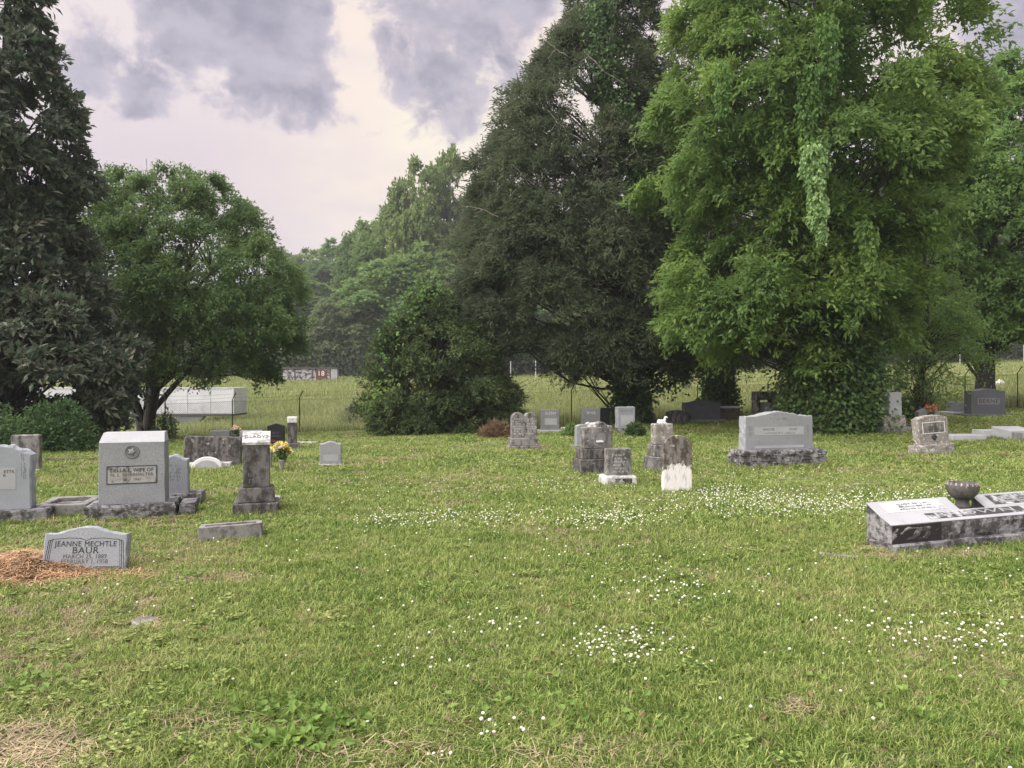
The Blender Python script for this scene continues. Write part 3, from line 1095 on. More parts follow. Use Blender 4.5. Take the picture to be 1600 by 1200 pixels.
def ivy_patch(rt, info, pts, n, rad, name='ivy', mat='l_ivy', L=0.14, W=0.11, yoff=-1.6):
    """leafy climber over outer boughs; pts in photograph pixels"""
    s, bp_, px = info['s'], info['base_py'], info['px']
    Cs = []
    for k in range(len(pts) - 1):
        a = np.array([(pts[k][0] - px) / s, yoff, (bp_ - pts[k][1]) / s])
        b_ = np.array([(pts[k + 1][0] - px) / s, yoff, (bp_ - pts[k + 1][1]) / s])
        t_ = rng.random(n)[:, None]
        Cs.append(a + (b_ - a) * t_ + rng.normal(0, rad, (n, 3)) * np.array([1, 1.2, 1]))
    C = np.concatenate(Cs)
    O = np.tile(np.array([0.0, -1.0, 0.1]), (len(C), 1))
    V, Fc, tt = leaf_soup(C, O, L, W, rnd=0.7, droop=0.5, up=0.4)
    return add(name, np_mesh(name, V, Fc, tt), M[mat], rt)


ivy_patch(cedar, cd, [(925, 20), (930, 110), (950, 200), (985, 280), (990, 340), (960, 400), (930, 330)], 750, 0.32, yoff=-2.0)
ivy_patch(cedar, cd, [(830, 320), (850, 380), (820, 340)], 500, 0.3, yoff=-2.2)
ivy_patch(cedar, cd, [(985, 560), (960, 605), (1010, 600), (1060, 590)], 420, 0.28, yoff=-0.4)
ivy_patch(bush, bd, [(600, 600), (640, 470), (690, 450), (640, 500)], 90, 0.25, mat='l_vine', yoff=-1.5)
ivy_patch(bush, bd, [(590, 640), (620, 600)], 260, 0.22, mat='l_vine', yoff=-1.6)


def dead_twigs(rt, info, spots, yoff):
    s, bp_, px = info['s'], info['base_py'], info['px']
    for (x0, y0, x1, y1, sagp) in spots:
        p = []
        for q in np.linspace(0, 1, 8):
            p.append(((x0 + (x1 - x0) * q - px) / s + rng.normal(0, .03), yoff - .5 * q + rng.normal(0, .03), (bp_ - (y0 + (y1 - y0) * q + sagp * math.sin(q * 3.1))) / s))
        p = np.array(p)
        ln = [(p, np.linspace(.028, .008, 8))]
        for k in (3, 4, 5, 6):
            ln.append((np.array([p[k], p[k] + [rng.normal(0, .25), rng.normal(0, .2), rng.normal(0, .2)]]), np.array([.011, .004])))
        add('dead_branch', tube_mesh('dead_branch', ln, 5), M['dead_wood'], rt)


M['dead_wood'] = bark('dead_wood', (0.33, 0.30, 0.27))
dead_twigs(cedar, cd, [(940, 540, 890, 505, -14), (905, 500, 908, 545, 0), (830, 400, 770, 410, -8), (950, 380, 880, 350, -6), (860, 330, 800, 290, 6), (1000, 300, 960, 240, 4), (900, 250, 850, 215, 5), (960, 170, 900, 130, 4), (820, 470, 760, 480, 4), (1010, 480, 960, 440, 5), (880, 130, 840, 110, 3), (780, 360, 730, 350, -4)], -2.3)


def hanging(rt, info, x, y0, y1, wpx, yoff, n, mat='l_creeper', drift=0.0):
    """a curtain of overlapping creeper leaves hanging from a bough"""
    s, bp_, px = info['s'], info['base_py'], info['px']
    t_ = rng.random(n)
    taper = np.interp(t_, [0, .15, .7, 1], [0.7, 1.0, 0.8, 0.3])
    a = rng.uniform(0, 2 * np.pi, n)
    r = wpx / s / 2 * taper * (0.55 + 0.55 * rng.random(n)) * (0.45 + 1.0 * vnoise(t_ * 7, a * .8, 1.0, x))
    C = np.stack([(x - px + drift * t_) / s + r * np.cos(a), yoff + r * np.sin(a), (bp_ - (y0 + (y1 - y0) * t_)) / s], 1)
    O = np.stack([np.cos(a), np.sin(a), np.zeros(n)], 1)
    V, Fc, tt = leaf_soup(C, O * 0.5, 0.12, 0.085, rnd=0.25, droop=1.1, up=0.0, fold=0.25)
    lines = [(np.array([[(x - px + drift * q) / s, yoff, (bp_ - (y0 + 4 + (y1 - y0 - 10) * q)) / s] for q in np.linspace(0, 1, 6)]), np.full(6, 0.02))]
    v2, q2 = tubes(lines, 5)
    me = np_mesh('hanging_vine', np.concatenate([V, v2]), [Fc, q2 + len(V)], np.concatenate([tt, np.zeros(len(q2))]))
    return add('hanging_vine', me, M[mat], rt)


hanging(vine_t, vt, 1188, 290, 415, 30, -3.7, 1000, drift=14)
hanging(vine_t, vt, 1203, 280, 350, 24, -3.6, 420, drift=-4)
hanging(vine_t, vt, 1192, 180, 300, 34, -3.5, 800, mat='l_vine', drift=-4)
hanging(vine_t, vt, 1214, 110, 215, 30, -3.4, 600, mat='l_vine', drift=6)
hanging(vine_t, vt, 1085, 160, 235, 22, -2.8, 420, mat='l_vine', drift=4)
hanging(vine_t, vt, 1268, 380, 450, 24, -3.3, 420, mat='l_vine', drift=10)
hanging(vine_t, vt, 1120, 0, 90, 60, -3.0, 800, mat='l_vine')
hanging(vine_t, vt, 1235, 20, 100, 60, -3.2, 800, mat='l_vine')

# trees on the right
right_t, _ = build_tree('shade_tree', 'dark trunked leafy tree rising behind the grey granite stone near the fence', 1541, 30.5,
    [(545, 1470, 1640), (520, 1430, 1680), (480, 1420, 1700), (430, 1410, 1710), (370, 1415, 1710), (310, 1425, 1700), (260, 1450, 1690), (210, 1490, 1680), (160, 1520, 1670), (110, 1555, 1650), (85, 1570, 1630)],
    M['l_right'], M['bark'], 230, 24, 18, 0.22, 0.20, 0.09, dict(depth=0.9, br=1.0, inner=0.35, lump=0.25, droop=0.2, flat=.7), dict(rnd=0.8, droop=0.5), r_trunk=0.33, nlimb=70, seed=61, limb_r=0.08)
thin_t, _ = build_tree('thin_tree', 'slender pale-leaved young tree beside the vine-hung tree, above the bright bush', 1436, 25.0,
    [(640, 1415, 1460), (605, 1390, 1500), (565, 1385, 1535), (520, 1385, 1540), (470, 1400, 1520), (420, 1410, 1490), (370, 1425, 1470), (330, 1435, 1455)],
    M['l_right'], M['bark'], 90, 10, 15, 0.2, 0.11, 0.045, dict(depth=0.9, br=0.6, inner=0.2, lump=0.25), dict(rnd=0.9, droop=0.3), r_trunk=0.1, nlimb=60, seed=63, limb_r=0.03)
build_tree('thin_tree', 'small sapling with sparse leaves standing beside the low dark evergreen', 796, 25.2,
    [(660, 775, 800), (630, 770, 815), (605, 775, 818), (590, 785, 808)],
    M['l_bush'], M['bark'], 30, 7, 12, 0.1, 0.09, 0.04, dict(depth=0.9, br=0.3, inner=0.1), dict(rnd=0.9), r_trunk=0.04, nlimb=20, seed=65, limb_r=0.012, sides=5)


# shrubs and low plants
def shrub(name, label, px, py, wpx, hpx, mat, n, L, W, up=0.7, dead=0, group=None, cat='shrub', stem_mat='bark'):
    Pb = hit(px, py)
    s = F / Pb.y
    wd, hg = wpx / s / 2, hpx / s
    root = thing(name, label, cat, Pb, group=group)
    u_ = unit(rng.normal(0, 1, (n, 3)))
    u_[:, 2] = np.abs(u_[:, 2])
    rr = rng.random(n)[:, None] ** 0.35
    lump = 0.7 + 0.5 * vnoise(u_[:, 0] * 2.2, u_[:, 1] * 2.2 + u_[:, 2] * 2, 1.4, px)[:, None]
    C = u_ * rr * lump * np.array([wd, wd * 0.8, hg * 0.92]) + np.array([0, 0, 0.02])
    V, Fc, tt = leaf_soup(C, u_, L, W, rnd=0.7, droop=0.1, up=up)
    add('foliage', np_mesh('foliage', V, Fc, tt), M[mat], root)
    lines = []
    for k in range(14 + dead):
        e = unit(rng.normal(0, 1, 3))
        e[2] = abs(e[2]) + 0.4
        e = e * np.array([wd * 0.8, wd * 0.7, hg * 0.8])
        lines.append((np.stack([rng.normal(0, 0.03, 3) * [1, 1, 0], e * 0.5 + rng.normal(0, 0.04, 3), e]), np.array([.012, .008, .004])))
    add('stem', tube_mesh('stem', lines, 4), M[stem_mat], root)
    return root


shrub('round_bush', 'small rounded dense green bush in front of the granite stone beside the cedar trunk', 993, 683, 34, 24, 'l_ivy', 1500, 0.07, 0.05)
shrub('small_bush', 'small leafy green bush growing over the little white marble block', 893, 684, 30, 24, 'l_vine', 700, 0.09, 0.045)
shrub('bright_bush', 'bright green bush between the pale obelisk and the leaning lichened stone', 1424, 655, 52, 42, 'l_weed', 1700, 0.11, 0.05)
shrub('scrub_bush', 'greyish half-dead scrub against the fence beside the low dark evergreen', 548, 672, 62, 36, 'l_forest_pale', 1300, 0.10, 0.035, dead=30)
shrub('scrub_bush', 'low tangled dark weeds at the foot of the low dark evergreen', 590, 674, 80, 26, 'l_bush', 1300, 0.09, 0.03)
shrub('brush_heap', 'heap of reddish brown dead brush beside the twin-topped stone', 775, 684, 50, 24, 'brush', 1500, 0.20, 0.012, dead=30, cat='brush heap')
shrub('brown_weed', 'dried brown weeds at the foot of the vine-hung tree beside the wide granite stone', 1345, 668, 90, 50, 'l_forest_pale', 1000, 0.10, 0.03, dead=40)
shrub('under_magnolia_bush', 'dark leafy bush below the tall glossy evergreen, behind the grey upright stone', 85, 706, 130, 85, 'l_ivy', 4200, 0.10, 0.05)
shrub('under_magnolia_bush', 'dark shrub at the edge of the picture below the tall glossy evergreen', -10, 712, 130, 80, 'l_ivy', 3000, 0.10, 0.05)
shrub('leafy_shoot', 'low leafy shoots growing at the stems of the rounded green tree', 258, 688, 46, 50, 'l_round', 700, 0.10, 0.05)

# ------------------------------------------------------------------ forest beyond the field
variants = []
for k in range(6):
    g = np.random.default_rng(100 + k)
    Hh = 20.0
    if k < 4:
        hs = np.array([1.5, 4, 7, 10, 13, 16, 18.5, 20])
        ws = np.array([2.6, 4.6, 5.6, 6.0, 5.6, 4.4, 2.8, 0.8]) * g.uniform(0.9, 1.1, 8)
    else:
        hs = np.array([0.3, 2, 5, 9, 13, 17, 19, 20])
        ws = np.array([4.4, 5.2, 5.6, 5.4, 4.6, 3.2, 1.8, 0.5]) * g.uniform(0.9, 1.1, 8)
    B, ov, C, O, bt, brr = crown_points(hs, -ws * g.uniform(0.85, 1.1, 8), ws * g.uniform(0.85, 1.1, 8), 90, 16, depth=1.0, br=1.9, inner=0.5, lump=0.35, droop=0.12, flat=.75, seed=200 + k)
    V, Fc, tt = leaves_from(C, O, bt, 17, 0.45, 0.55, 0.36, rnd=0.8, droop=0.0, sag=.15)
    cm = np_mesh('crown', V, Fc, tt)
    zt = np.linspace(-1, 18, 8)
    Pt = np.stack([np.sin(zt * .3 + k) * .2, np.cos(zt * .3 + k) * .2, zt], 1)
    lines = [(Pt, np.linspace(.34, .05, 8))] + limbs_for(B, 17, 30, r0=0.1, seed=k)
    variants.append((cm, tube_mesh('trunk', lines, 5)))
GL_F = 'deciduous woodland trees on the slope beyond the field'
forest = [
    # px, top_py, width_px, distance, variant, label, mat
    (655, 248, 105, 112, 0, 'tallest green tree of the far slope, top clear of the cedar against the sky', None),
    (705, 238, 90, 113, 1, 'tall tree on the far slope half hidden by the cedar edge', None),
    (612, 320, 110, 118, 2, 'broad light green tree on the far slope, next down from the tallest', None),
    (572, 345, 90, 128, 3, 'mid green tree on the far slope stepping down towards the valley', None),
    (612, 405, 170, 104, 1, 'big spreading green tree at the foot of the far slope above the pale bushes', None),
    (668, 380, 150, 106, 0, 'rounded green tree at the foot of the slope behind the low dark evergreen', None),
    (525, 376, 80, 160, 2, 'hazy tree on the distant ridge below the open sky', None),
    (485, 390, 80, 172, 0, 'hazy bluish tree on the distant ridge beside the rounded green tree', None),
    (446, 394, 80, 182, 1, 'hazy bluish tree on the distant ridge touching the rounded green tree crown', None),
    (545, 425, 90, 128, 4, 'dark green tree in the valley below the hazy ridge', None),
    (495, 440, 90, 138, 5, 'dark conical tree in the valley beside the rounded green tree', None),
    (455, 450, 90, 130, 4, 'dim valley tree close behind the rounded green tree', None),
]
for k, px in enumerate(range(-160, 440, 75)):
    forest.append((px, 445 + (k % 3) * 14, 120, 150 + (k % 4) * 10, k % 4, None, None))
for k, px in enumerate(range(735, 1780, 62)):
    forest.append((px, (470, 440, 425)[k % 3], 110, 97 + (k % 3) * 4, (4, 1, 5, 2)[k % 4], None, None))
for k, px in enumerate(range(760, 1800, 105)):
    forest.append((px, 330 - k * 14 + (k % 3) * 20, 170, 118 + (k % 3) * 6, k % 4, None, None))


def forest_tree(px, top, wpx, d, v, label, mat):
    x = (px - 800) / F * d
    zb = g1(x, d)
    hgt = (HOR - top) * d / F + EYE - zb
    root = thing('woodland_tree', label or 'green leafy tree in the woods beyond the far fence', 'tree', (x, d, zb), random.uniform(0, 6.28), None if label else GL_F)
    sx = wpx * d / F / 11.5
    root.scale = (sx, sx, hgt / 20.0)
    cm, tm = variants[v]
    cr = add('crown', cm, M['l_forest'], root)
    tr = add('trunk', tm, M['bark_grey'], root)
    if mat:
        cr.material_slots[0].link = 'OBJECT'
        cr.material_slots[0].material = mat
    return root


for f_ in forest:
    forest_tree(*f_)
for (px, top, wpx, d, v, lab) in [(512, 470, 75, 99, 4, 'pale grey-green bush at the wood edge above the painted wall'), (552, 462, 85, 100, 5, 'taller pale yellow-green bush at the wood edge behind the low dark evergreen'),
                                  (470, 520, 60, 98, 4, 'low pale bush at the wood edge touching the rounded green tree')]:
    forest_tree(px, top, wpx, d, v, lab, M['l_forest_pale'])

# undergrowth filling the wood edge (one mass nobody could count)
n = 26000
ux = rng.uniform(-75, 95, n)
uy = 94 + rng.random(n) ** 1.5 * 16
uh = rng.random(n) ** 1.2 * (1.8 + 3.4 * vnoise(ux, uy, 0.35, 9))
C = np.stack([ux, uy, gz(ux, uy) + uh], 1)
V, Fc, tt = leaf_soup(C, np.tile(np.array([0, -0.6, 0.3]), (n, 1)), 0.6, 0.34, rnd=0.8, droop=0.1, up=0.6)
add('undergrowth', np_mesh('undergrowth', V, Fc, tt), M['l_dark'], kind='stuff', label='dark undergrowth along the edge of the far wood', category='undergrowth')


# ------------------------------------------------------------------ air
m, t, o = new_mat('haze')
pv = t.n('ShaderNodeVolumePrincipled')
pv.inputs['Color'].default_value = (0.86, 0.88, 0.95, 1)
pv.inputs['Density'].default_value = HAZE
pv.inputs['Anisotropy'].default_value = 0.2
t.l(pv.outputs[0], o.inputs['Volume'])
add('haze', boxes('haze', [(-600, 600, -140, 760, -8, 75)]), m, kind='stuff')

# ------------------------------------------------------------------ fences
def fence_run(label, pts, hgt, mesh_gap, post_mat, r_post, arm=True, wires=3, lean=None, group=None):
    """pts: ground points of the posts, left to right"""
    root = thing('chain_link_fence' if mesh_gap else 'wire_fence', label, 'fence', pts[0], group=group)
    o0 = np.array(pts[0])
    P = [np.array(p) - o0 for p in pts]
    for i, p in enumerate(P):
        ln = [(np.array([p + [0, 0, -0.3], p + [0, 0, hgt]]), np.array([r_post, r_post]))]
        if arm:
            ln = [(np.array([p + [0, 0, -0.3], p + [0, 0, hgt * .88], p + [0.05, -0.02, hgt * .94], p + [0.16, -0.05, hgt * 1.05]]), np.full(4, r_post))]
        add('post', tube_mesh('post', ln, 6), post_mat, root)
    for kk in range(wires):
        ln = []
        for a, b_ in zip(P[:-1], P[1:]):
            zt = hgt * (0.84, 0.93, 1.02)[kk] if arm else hgt * (0.95, 0.7, 0.4)[kk]
            dx = (0.0, 0.06, 0.13)[kk] if arm else 0
            m_ = (a + b_) / 2 - [0, 0, 0.03]
            ln.append((np.array([a + [dx, -0.03, zt], m_ + [dx, -0.03, zt], b_ + [dx, -0.03, zt]]), np.full(3, 0.004)))
        add('wire', tube_mesh('wire', ln, 3), M['rust'], root)
    if mesh_gap:
        Vs, Fs, off = [], [], 0
        top = hgt * 0.84
        for a, b_ in zip(P[:-1], P[1:]):
            L = np.linalg.norm((b_ - a)[:2])
            nst = int((L + top) / mesh_gap)
            tdir = (b_ - a) / L
            for sgn in (1, -1):
                for i in range(nst):
                    c0 = -top + i * mesh_gap
                    # strand z = (x - c0) for sgn=1
                    x0, x1 = max(c0, 0), min(c0 + top, L)
                    if x1 - x0 < 0.02:
                        continue
                    z0_, z1_ = x0 - c0, x1 - c0
                    if sgn < 0:
                        z0_, z1_ = top - z0_, top - z1_
                    p0 = a + tdir * x0 + [0, 0, z0_ + 0.03]
                    p1 = a + tdir * x1 + [0, 0, z1_ + 0.03]
                    wv = np.array([0.0022, 0, -0.0022 * sgn])
                    Vs += [p0 - wv, p0 + wv, p1 + wv, p1 - wv]
                    Fs.append((off, off + 1, off + 2, off + 3))
                    off += 4
        add('wire_mesh', np_mesh('wire_mesh', np.array(Vs), np.array(Fs)), M['wire'], root, kind='stuff')
    return root


def gp(px, d):
    x = (px - 800) / F * d
    return (x, d, g1(x, d))


fp = [gp(x, d) for x, d in ((-160, 29.5), (-40, 29.6), (80, 29.7), (152, 29.8), (258, 29.9), (363, 30), (468, 30), (573, 30), (680, 30.2), (788, 30.4), (893, 30.6), (985, 31), (1090, 31.3), (1200, 31.6), (1300, 31.8), (1405, 32), (1508, 32.2), (1590, 32.4), (1690, 32.6))]
fence_run('dark chain link fence with barbed wire arms between cemetery lawn and the tall meadow', fp, 1.62, 0.085, M['metal'], 0.021)
fp2 = [gp(x, d) for x, d in ((760, 90), (798, 90), (837, 90), (880, 90.5), (918, 90.5), (961, 91), (1010, 91), (1060, 91), (1110, 91), (1177, 91), (1250, 91), (1330, 91), (1420, 91), (1500, 91), (1600, 91), (1680, 91))]
fence_run('far wire fence of pale slender posts along the dark wood edge', fp2, 2.3, None, M['galv'], 0.055, arm=False)

# ------------------------------------------------------------------ white trailer behind the fence
D_T = 46.0
s_ = F / D_T
xr, xl = (365 - 800) / s_, (40 - 800) / s_
zb = EYE - (650 - HOR) / s_
zt = EYE - (606 - HOR) / s_
gzz = g1((xl + xr) / 2, D_T)
tr = thing('box_trailer', 'long weathered white box trailer parked in the meadow behind the rounded tree', 'trailer', ((xl + xr) / 2, D_T, gzz))
Lh = (xr - xl) / 2
M['trailer'] = stone('trailer_paint', (0.62, 0.62, 0.66), (0.30, 0.30, 0.32), 0.35, 1.2, 0.6, 0.02, rough=0.6, bump=0.05)
M['under'] = plain('trailer_frame', (0.08, 0.075, 0.07), 0.8)
add('body', boxes('body', [(-Lh, Lh, 0, 2.3, zb - gzz + .12, zt - gzz)]), M['trailer'], tr)
npan = 9
for k in range(npan):
    a = -Lh + k * 2 * Lh / npan
    add('panel', boxes('panel', [(a + .02, a + 2 * Lh / npan - .02, -0.03, 0.002, zb - gzz + .16, zt - gzz - .07)]), M['trailer'], tr)
for k in range(npan + 1):
    a = -Lh + k * 2 * Lh / npan
    add('rib', boxes('rib', [(a - .018, a + .018, -0.05, 0.002, zb - gzz + .14, zt - gzz - .05)]), M['trailer'], tr)
add('rail', boxes('rail', [(-Lh - .02, Lh + .02, -0.06, 0.004, zt - gzz - .05, zt - gzz + .02)]), M['trailer'], tr)
add('frame', boxes('frame', [(-Lh, Lh, -0.04, 2.34, zb - gzz, zb - gzz + .118)]), M['under'], tr)
xg = (295 - 800) / s_ - (xl + xr) / 2
bmv = np.array([(xg - .9, .02, zb - gzz), (xg + .9, .02, zb - gzz), (xg + .3, .02, zb - gzz - .62), (xg - .3, .02, zb - gzz - .62)])
bmv = np.concatenate([bmv, bmv + [0, .5, 0]])
add('side_box', np_mesh('side_box', bmv, np.array([(0, 3, 2, 1), (4, 5, 6, 7), (0, 1, 5, 4), (1, 2, 6, 5), (2, 3, 7, 6), (3, 0, 4, 7)])), M['granite_mid'], tr)
for k, xw in enumerate((-Lh + 1.4, -Lh + 2.4, -Lh + 8.6)):
    wm = lathe('wheel', [(0.2, -0.12), (0.36, -0.12), (0.40, -0.06), (0.40, 0.06), (0.36, 0.12), (0.2, 0.12)], 18)
    add('wheel', wm, M['under'], tr, (xw, 0.2, 0.40), (R(90), 0, 0))

# ------------------------------------------------------------------ painted wall with the number 18
prep_text(['18', 'ETTE', 'R', 'DELLA E. WIFE OF', 'N. L. DURRHALTER', '18  -  1941', 'JEANNE MECHTLE', 'BAUR', 'MARCH 25, 1889', 'FEBRUARY 1, 1958', 'GLADYS', 'WALTER', 'CLAIR', 'BROWN', 'BERNE'])
wall_m, t, o = new_mat('graffiti_wall')
b = t.n('ShaderNodeBsdfPrincipled')
b.inputs['Roughness'].default_value = 0.9
tc = t.n('ShaderNodeTexCoord')
n1 = t.noise(t.mapping(tc.outputs['Object'], (1.3, 1, 2.2)), 1.3, 6, 0.7)
n2 = t.noise(tc.outputs['Object'], 4.5, 4, 0.7)
c = t.mix(t.smooth(n1, 0.45, 0.53), (0.05, 0.045, 0.05), (0.42, 0.40, 0.42))
c = t.mix(t.smooth(n2, 0.56, 0.62), c, (0.12, 0.10, 0.105))
t.l(c, b.inputs['Base Color'])
t.l(b.outputs[0], o.inputs['Surface'])
dW = 89.0
x0, y0_, zg = gp(488, dW)
sW = F / dW
xl, xr = (442 - 800) / sW - x0, (527 - 800) / sW - x0
zt_w = EYE - (578 - HOR) / sW
hW = zt_w - zg + 0.1
wl = thing('painted_wall', 'graffiti covered low wall with a red panel numbered 18 below the wood', 'wall', (x0, y0_, zg))
add('body', boxes('body', [(xl, xr - .7, 0, .5, -1.2, hW)]), wall_m, wl)
add('cap', boxes('cap', [(xl, xr, -.12, .62, hW + .003, hW + .2)]), M['under'], wl)
add('pillar', boxes('pillar', [(xr - .7, xr, -.08, .58, -1.2, hW)]), M['panel_grey'], wl)
M['red_panel'] = plain('rusty_red_panel', (0.13, 0.055, 0.045), 0.8)
M['white_paint'] = plain('white_paint', (0.8, 0.79, 0.78), 0.6, var=.05)
px18 = (501 - 800) / sW - x0
add('panel', boxes('panel', [(px18 - .55, px18 + .75, -.05, .0, -.35, hW - .12)]), M['red_panel'], wl)
put_text('18', 0.8, wl, (px18 + .05, -.06, hW - .52), M['white_paint'])
for a in (xl + 1.4, xl + 3.4, px18 + 1.1):
    add('rib', boxes('rib', [(a - .06, a + .06, -.06, -.002, -1.1, hW - .02)]), M['under'], wl)


# ------------------------------------------------------------------ headstones
SITES = []


class Site:
    def __init__(self, name, label, px, py, rz=16.0, cat='headstone', tip=0.0, roll=0.0, group=None):
        self.P = hit(px, py)
        self.s = F / self.P.y
        self.u = self.P.x / self.P.y
        self.rz = R(rz)
        self.k = math.cos(self.rz) - self.u * math.sin(self.rz)
        self.o = thing(name, label, cat, self.P, group=group, rot=(R(tip), R(roll), self.rz))
        self.ext = None
        SITES.append(self)

    def W(self, p):
        return p / (self.s * self.k)

    def H(self, p):
        return p / self.s

    def part(self, name, me, mat, x=0.0, y=0.0, z=0.0, **kw):
        if z < 0.1:
            vx = [v.co.x + x for v in me.vertices]
            vy = [v.co.y + y for v in me.vertices]
            e = self.ext or (9, -9, 9, -9)
            self.ext = (min(e[0], min(vx)), max(e[1], max(vx)), min(e[2], min(vy)), max(e[3], max(vy)))
        return add(name, me, M[mat] if isinstance(mat, str) else mat, self.o, (x, y, z), **kw)


# granite stone cut by the picture edge
S = Site('granite_headstone', 'grey granite headstone cut off by the edge of the frame, pale name panel', -10, 820, 16)
hb = S.H(21)
w_ = S.W(112)
S.part('base', rock('base', S.W(168), hb, .42, .018, seed=1), 'granite_rock')
S.part('tablet', slab('tablet', w_, S.H(101), .2, 'arch', S.H(16), 0, .012, .022, seed=2), 'granite_blue', z=hb + .002, y=.1, x=S.W(-2))
S.part('name_panel', boxes('name_panel', [(-S.W(36), S.W(30), -.003, .004, -S.H(17), S.H(17))]), 'panel_pale', z=hb + S.H(49), y=.1, x=0)
put_text('ETTE', .045, S.o, (S.W(19), .095, hb + S.H(60)), M['letter_grey'])
put_text('R', .045, S.o, (S.W(12), .095, hb + S.H(54)), M['letter_grey'])
S.part('carving', worn_lines(.05, 9, .032, .03, 5), 'letter_grey', x=S.W(42), y=.1, z=hb + S.H(85))

# old grey stone behind it
S = Site('weathered_headstone', 'weathered grey upright stone with white drips in front of the dark bush', 38, 738, 14)
S.part('base', block('base', S.W(50), S.H(4), .3, .01), 'white_worn', y=-.04)
S.part('tablet', slab('tablet', S.W(45), S.H(54), .16, 'flat', .02, 0, .012, .004, seed=3), 'old', y=.03, z=S.H(4))

# low brick-like edging near it
S = Site('grave_edging', 'thin low brown stone edging lying in leaf litter near the dark bush', 108, 721, 4, 'grave kerb')
S.part('kerb', block('kerb', S.W(76), S.H(5), .18, .01), 'old_brown')

# kerb frame between the stones
S = Site('grave_kerb', 'low dark hollow granite kerb lying between the two biggest grey headstones', 93, 809, 14, 'grave kerb')
wk, hk = S.W(84), S.H(20)
S.part('kerb', block('kerb', wk, hk, .10, .012), 'kerb')
S.part('kerb', block('kerb', wk, hk, .10, .012, seed=2), 'kerb', y=.62)
S.part('kerb', block('kerb', .10, hk - .004, .517, .012, seed=3), 'kerb', y=.1015, x=-wk / 2 + .052)
S.part('kerb', block('kerb', .10, hk - .004, .517, .012, seed=4), 'kerb', y=.1015, x=wk / 2 - .052)
S.part('fill', boxes('fill', [(-wk / 2 + .105, wk / 2 - .105, .105, .615, -.05, hk - .05)]), 'granite_rock')

# the big emblem stone
S = Site('granite_headstone', 'big square grey granite headstone with round emblem and black-stained plaque', 204, 812, 17)
hb, w_, h_ = S.H(23), S.W(106), S.H(97)
S.part('base', rock('base', S.W(138), hb, .55, .022, seed=7), 'granite_rock')
S.part('step', rock('step', .16, hb * .85, .4, .012, n=6, seed=8), 'granite_rock', x=S.W(138) / 2 + .13, y=.12)
bd_ = .36
S.part('body', slab('body', w_, h_, bd_, 'flat', .004, .02, .006, .006, seed=9), 'granite', y=.09, z=hb + .002)
capv = np.array([(-w_ / 2, 0, 0), (w_ / 2, 0, 0), (w_ / 2, bd_, 0), (-w_ / 2, bd_, 0), (-w_ / 2 + .02, .16, .105), (w_ / 2 - .02, .16, .105), (w_ / 2 - .02, bd_ - .005, .105), (-w_ / 2 + .02, bd_ - .005, .105)])
capv[:, 0] *= .98
S.part('cap', np_mesh('cap', capv, np.array([(3, 2, 1, 0), (4, 5, 6, 7), (0, 1, 5, 4), (1, 2, 6, 5), (2, 3, 7, 6), (3, 0, 4, 7)])), 'pale', y=.09, z=hb + h_ - .001)
em = lathe('emblem', [(0.001, .003), (.052, .003), (.055, .006), (.060, .003), (.066, .003), (.069, .009), (.076, .009), (.08, .002), (.08, -.01)], 28)
S.part('emblem', em, 'granite_mid', x=0, y=.09, z=hb + S.H(82), rot=(R(90), 0, 0))
S.part('emblem_star', lathe('emblem_star', [(.001, .012), (.018, .010), (.040, .002)], 20, .28, 5), 'granite', x=0, y=.088, z=hb + S.H(82), rot=(R(90), 0, 0))
pw, ph, pz = S.W(77) / 2, S.H(26) / 2, hb + S.H(46)
S.part('plaque', boxes('plaque', [(-pw, pw, -.004, .004, -ph, ph)]), 'plaque', y=.09, z=pz)
S.part('plaque_frame', boxes('plaque_frame', [(-pw - .008, pw + .008, -.008, .003, ph, ph + .008), (-pw - .008, pw + .008, -.008, .003, -ph - .008, -ph), (-pw - .008, -pw, -.0075, .003, -ph, ph), (pw, pw + .008, -.0075, .003, -ph, ph)]), 'letter_dark', y=.09, z=pz)
put_text('DELLA E. WIFE OF', .058, S.o, (0, .0835, pz + .052), M['letter_dark'], width=pw * 1.75)
put_text('N. L. DURRHALTER', .05, S.o, (0, .0835, pz + .0), M['letter_grey'], width=pw * 1.75)
put_text('18  -  1941', .04, S.o, (0, .0835, pz - .055), M['letter_grey'])

# stone behind it
S = Site('granite_headstone', 'plain grey granite headstone with faint carving half hidden behind the emblem stone', 278, 791, 16)
S.part('base', rock('base', S.W(72), S.H(19), .4, .016, seed=11), 'granite_rock')
S.part('tablet', slab('tablet', S.W(46), S.H(60), .17, 'serp', S.H(7), .03, .014, .012, seed=12), 'granite_blue', y=.1, z=S.H(19), x=-S.W(8))
S.part('carving', worn_lines(.16, 5, .045, .035, 9, .7), 'letter_grey', y=.1, z=S.H(62), x=-S.W(6))

# wide dark slab leaning
S = Site('slab_headstone', 'wide old slab streaked black and grey leaning to one side', 331, 731, 12, roll=2.2, tip=-3)
S.part('tablet', slab('tablet', S.W(90), S.H(49), .2, 'flat', .03, 0, .018, .006, seed=13, z0=-.15), 'old_dark', y=0)

# white low marble
S = Site('marble_marker', 'low white marble half-moon marker set in front of the wide dark slab', 323, 734, 10, 'grave marker')
S.part('base', block('base', S.W(72), S.H(10), .18, .01), 'white_worn', y=.1)
S.part('tablet', slab('tablet', S.W(50), S.H(20), .09, 'round', S.H(19), 0, .01, .003, seed=14, z0=-.05), 'white', y=-.01)
S.part('rim', slab('rim', S.W(40), S.H(15), .02, 'round', S.H(14), 0, .003, 0, seed=14, z0=.0), 'panel_pale', y=-.016)

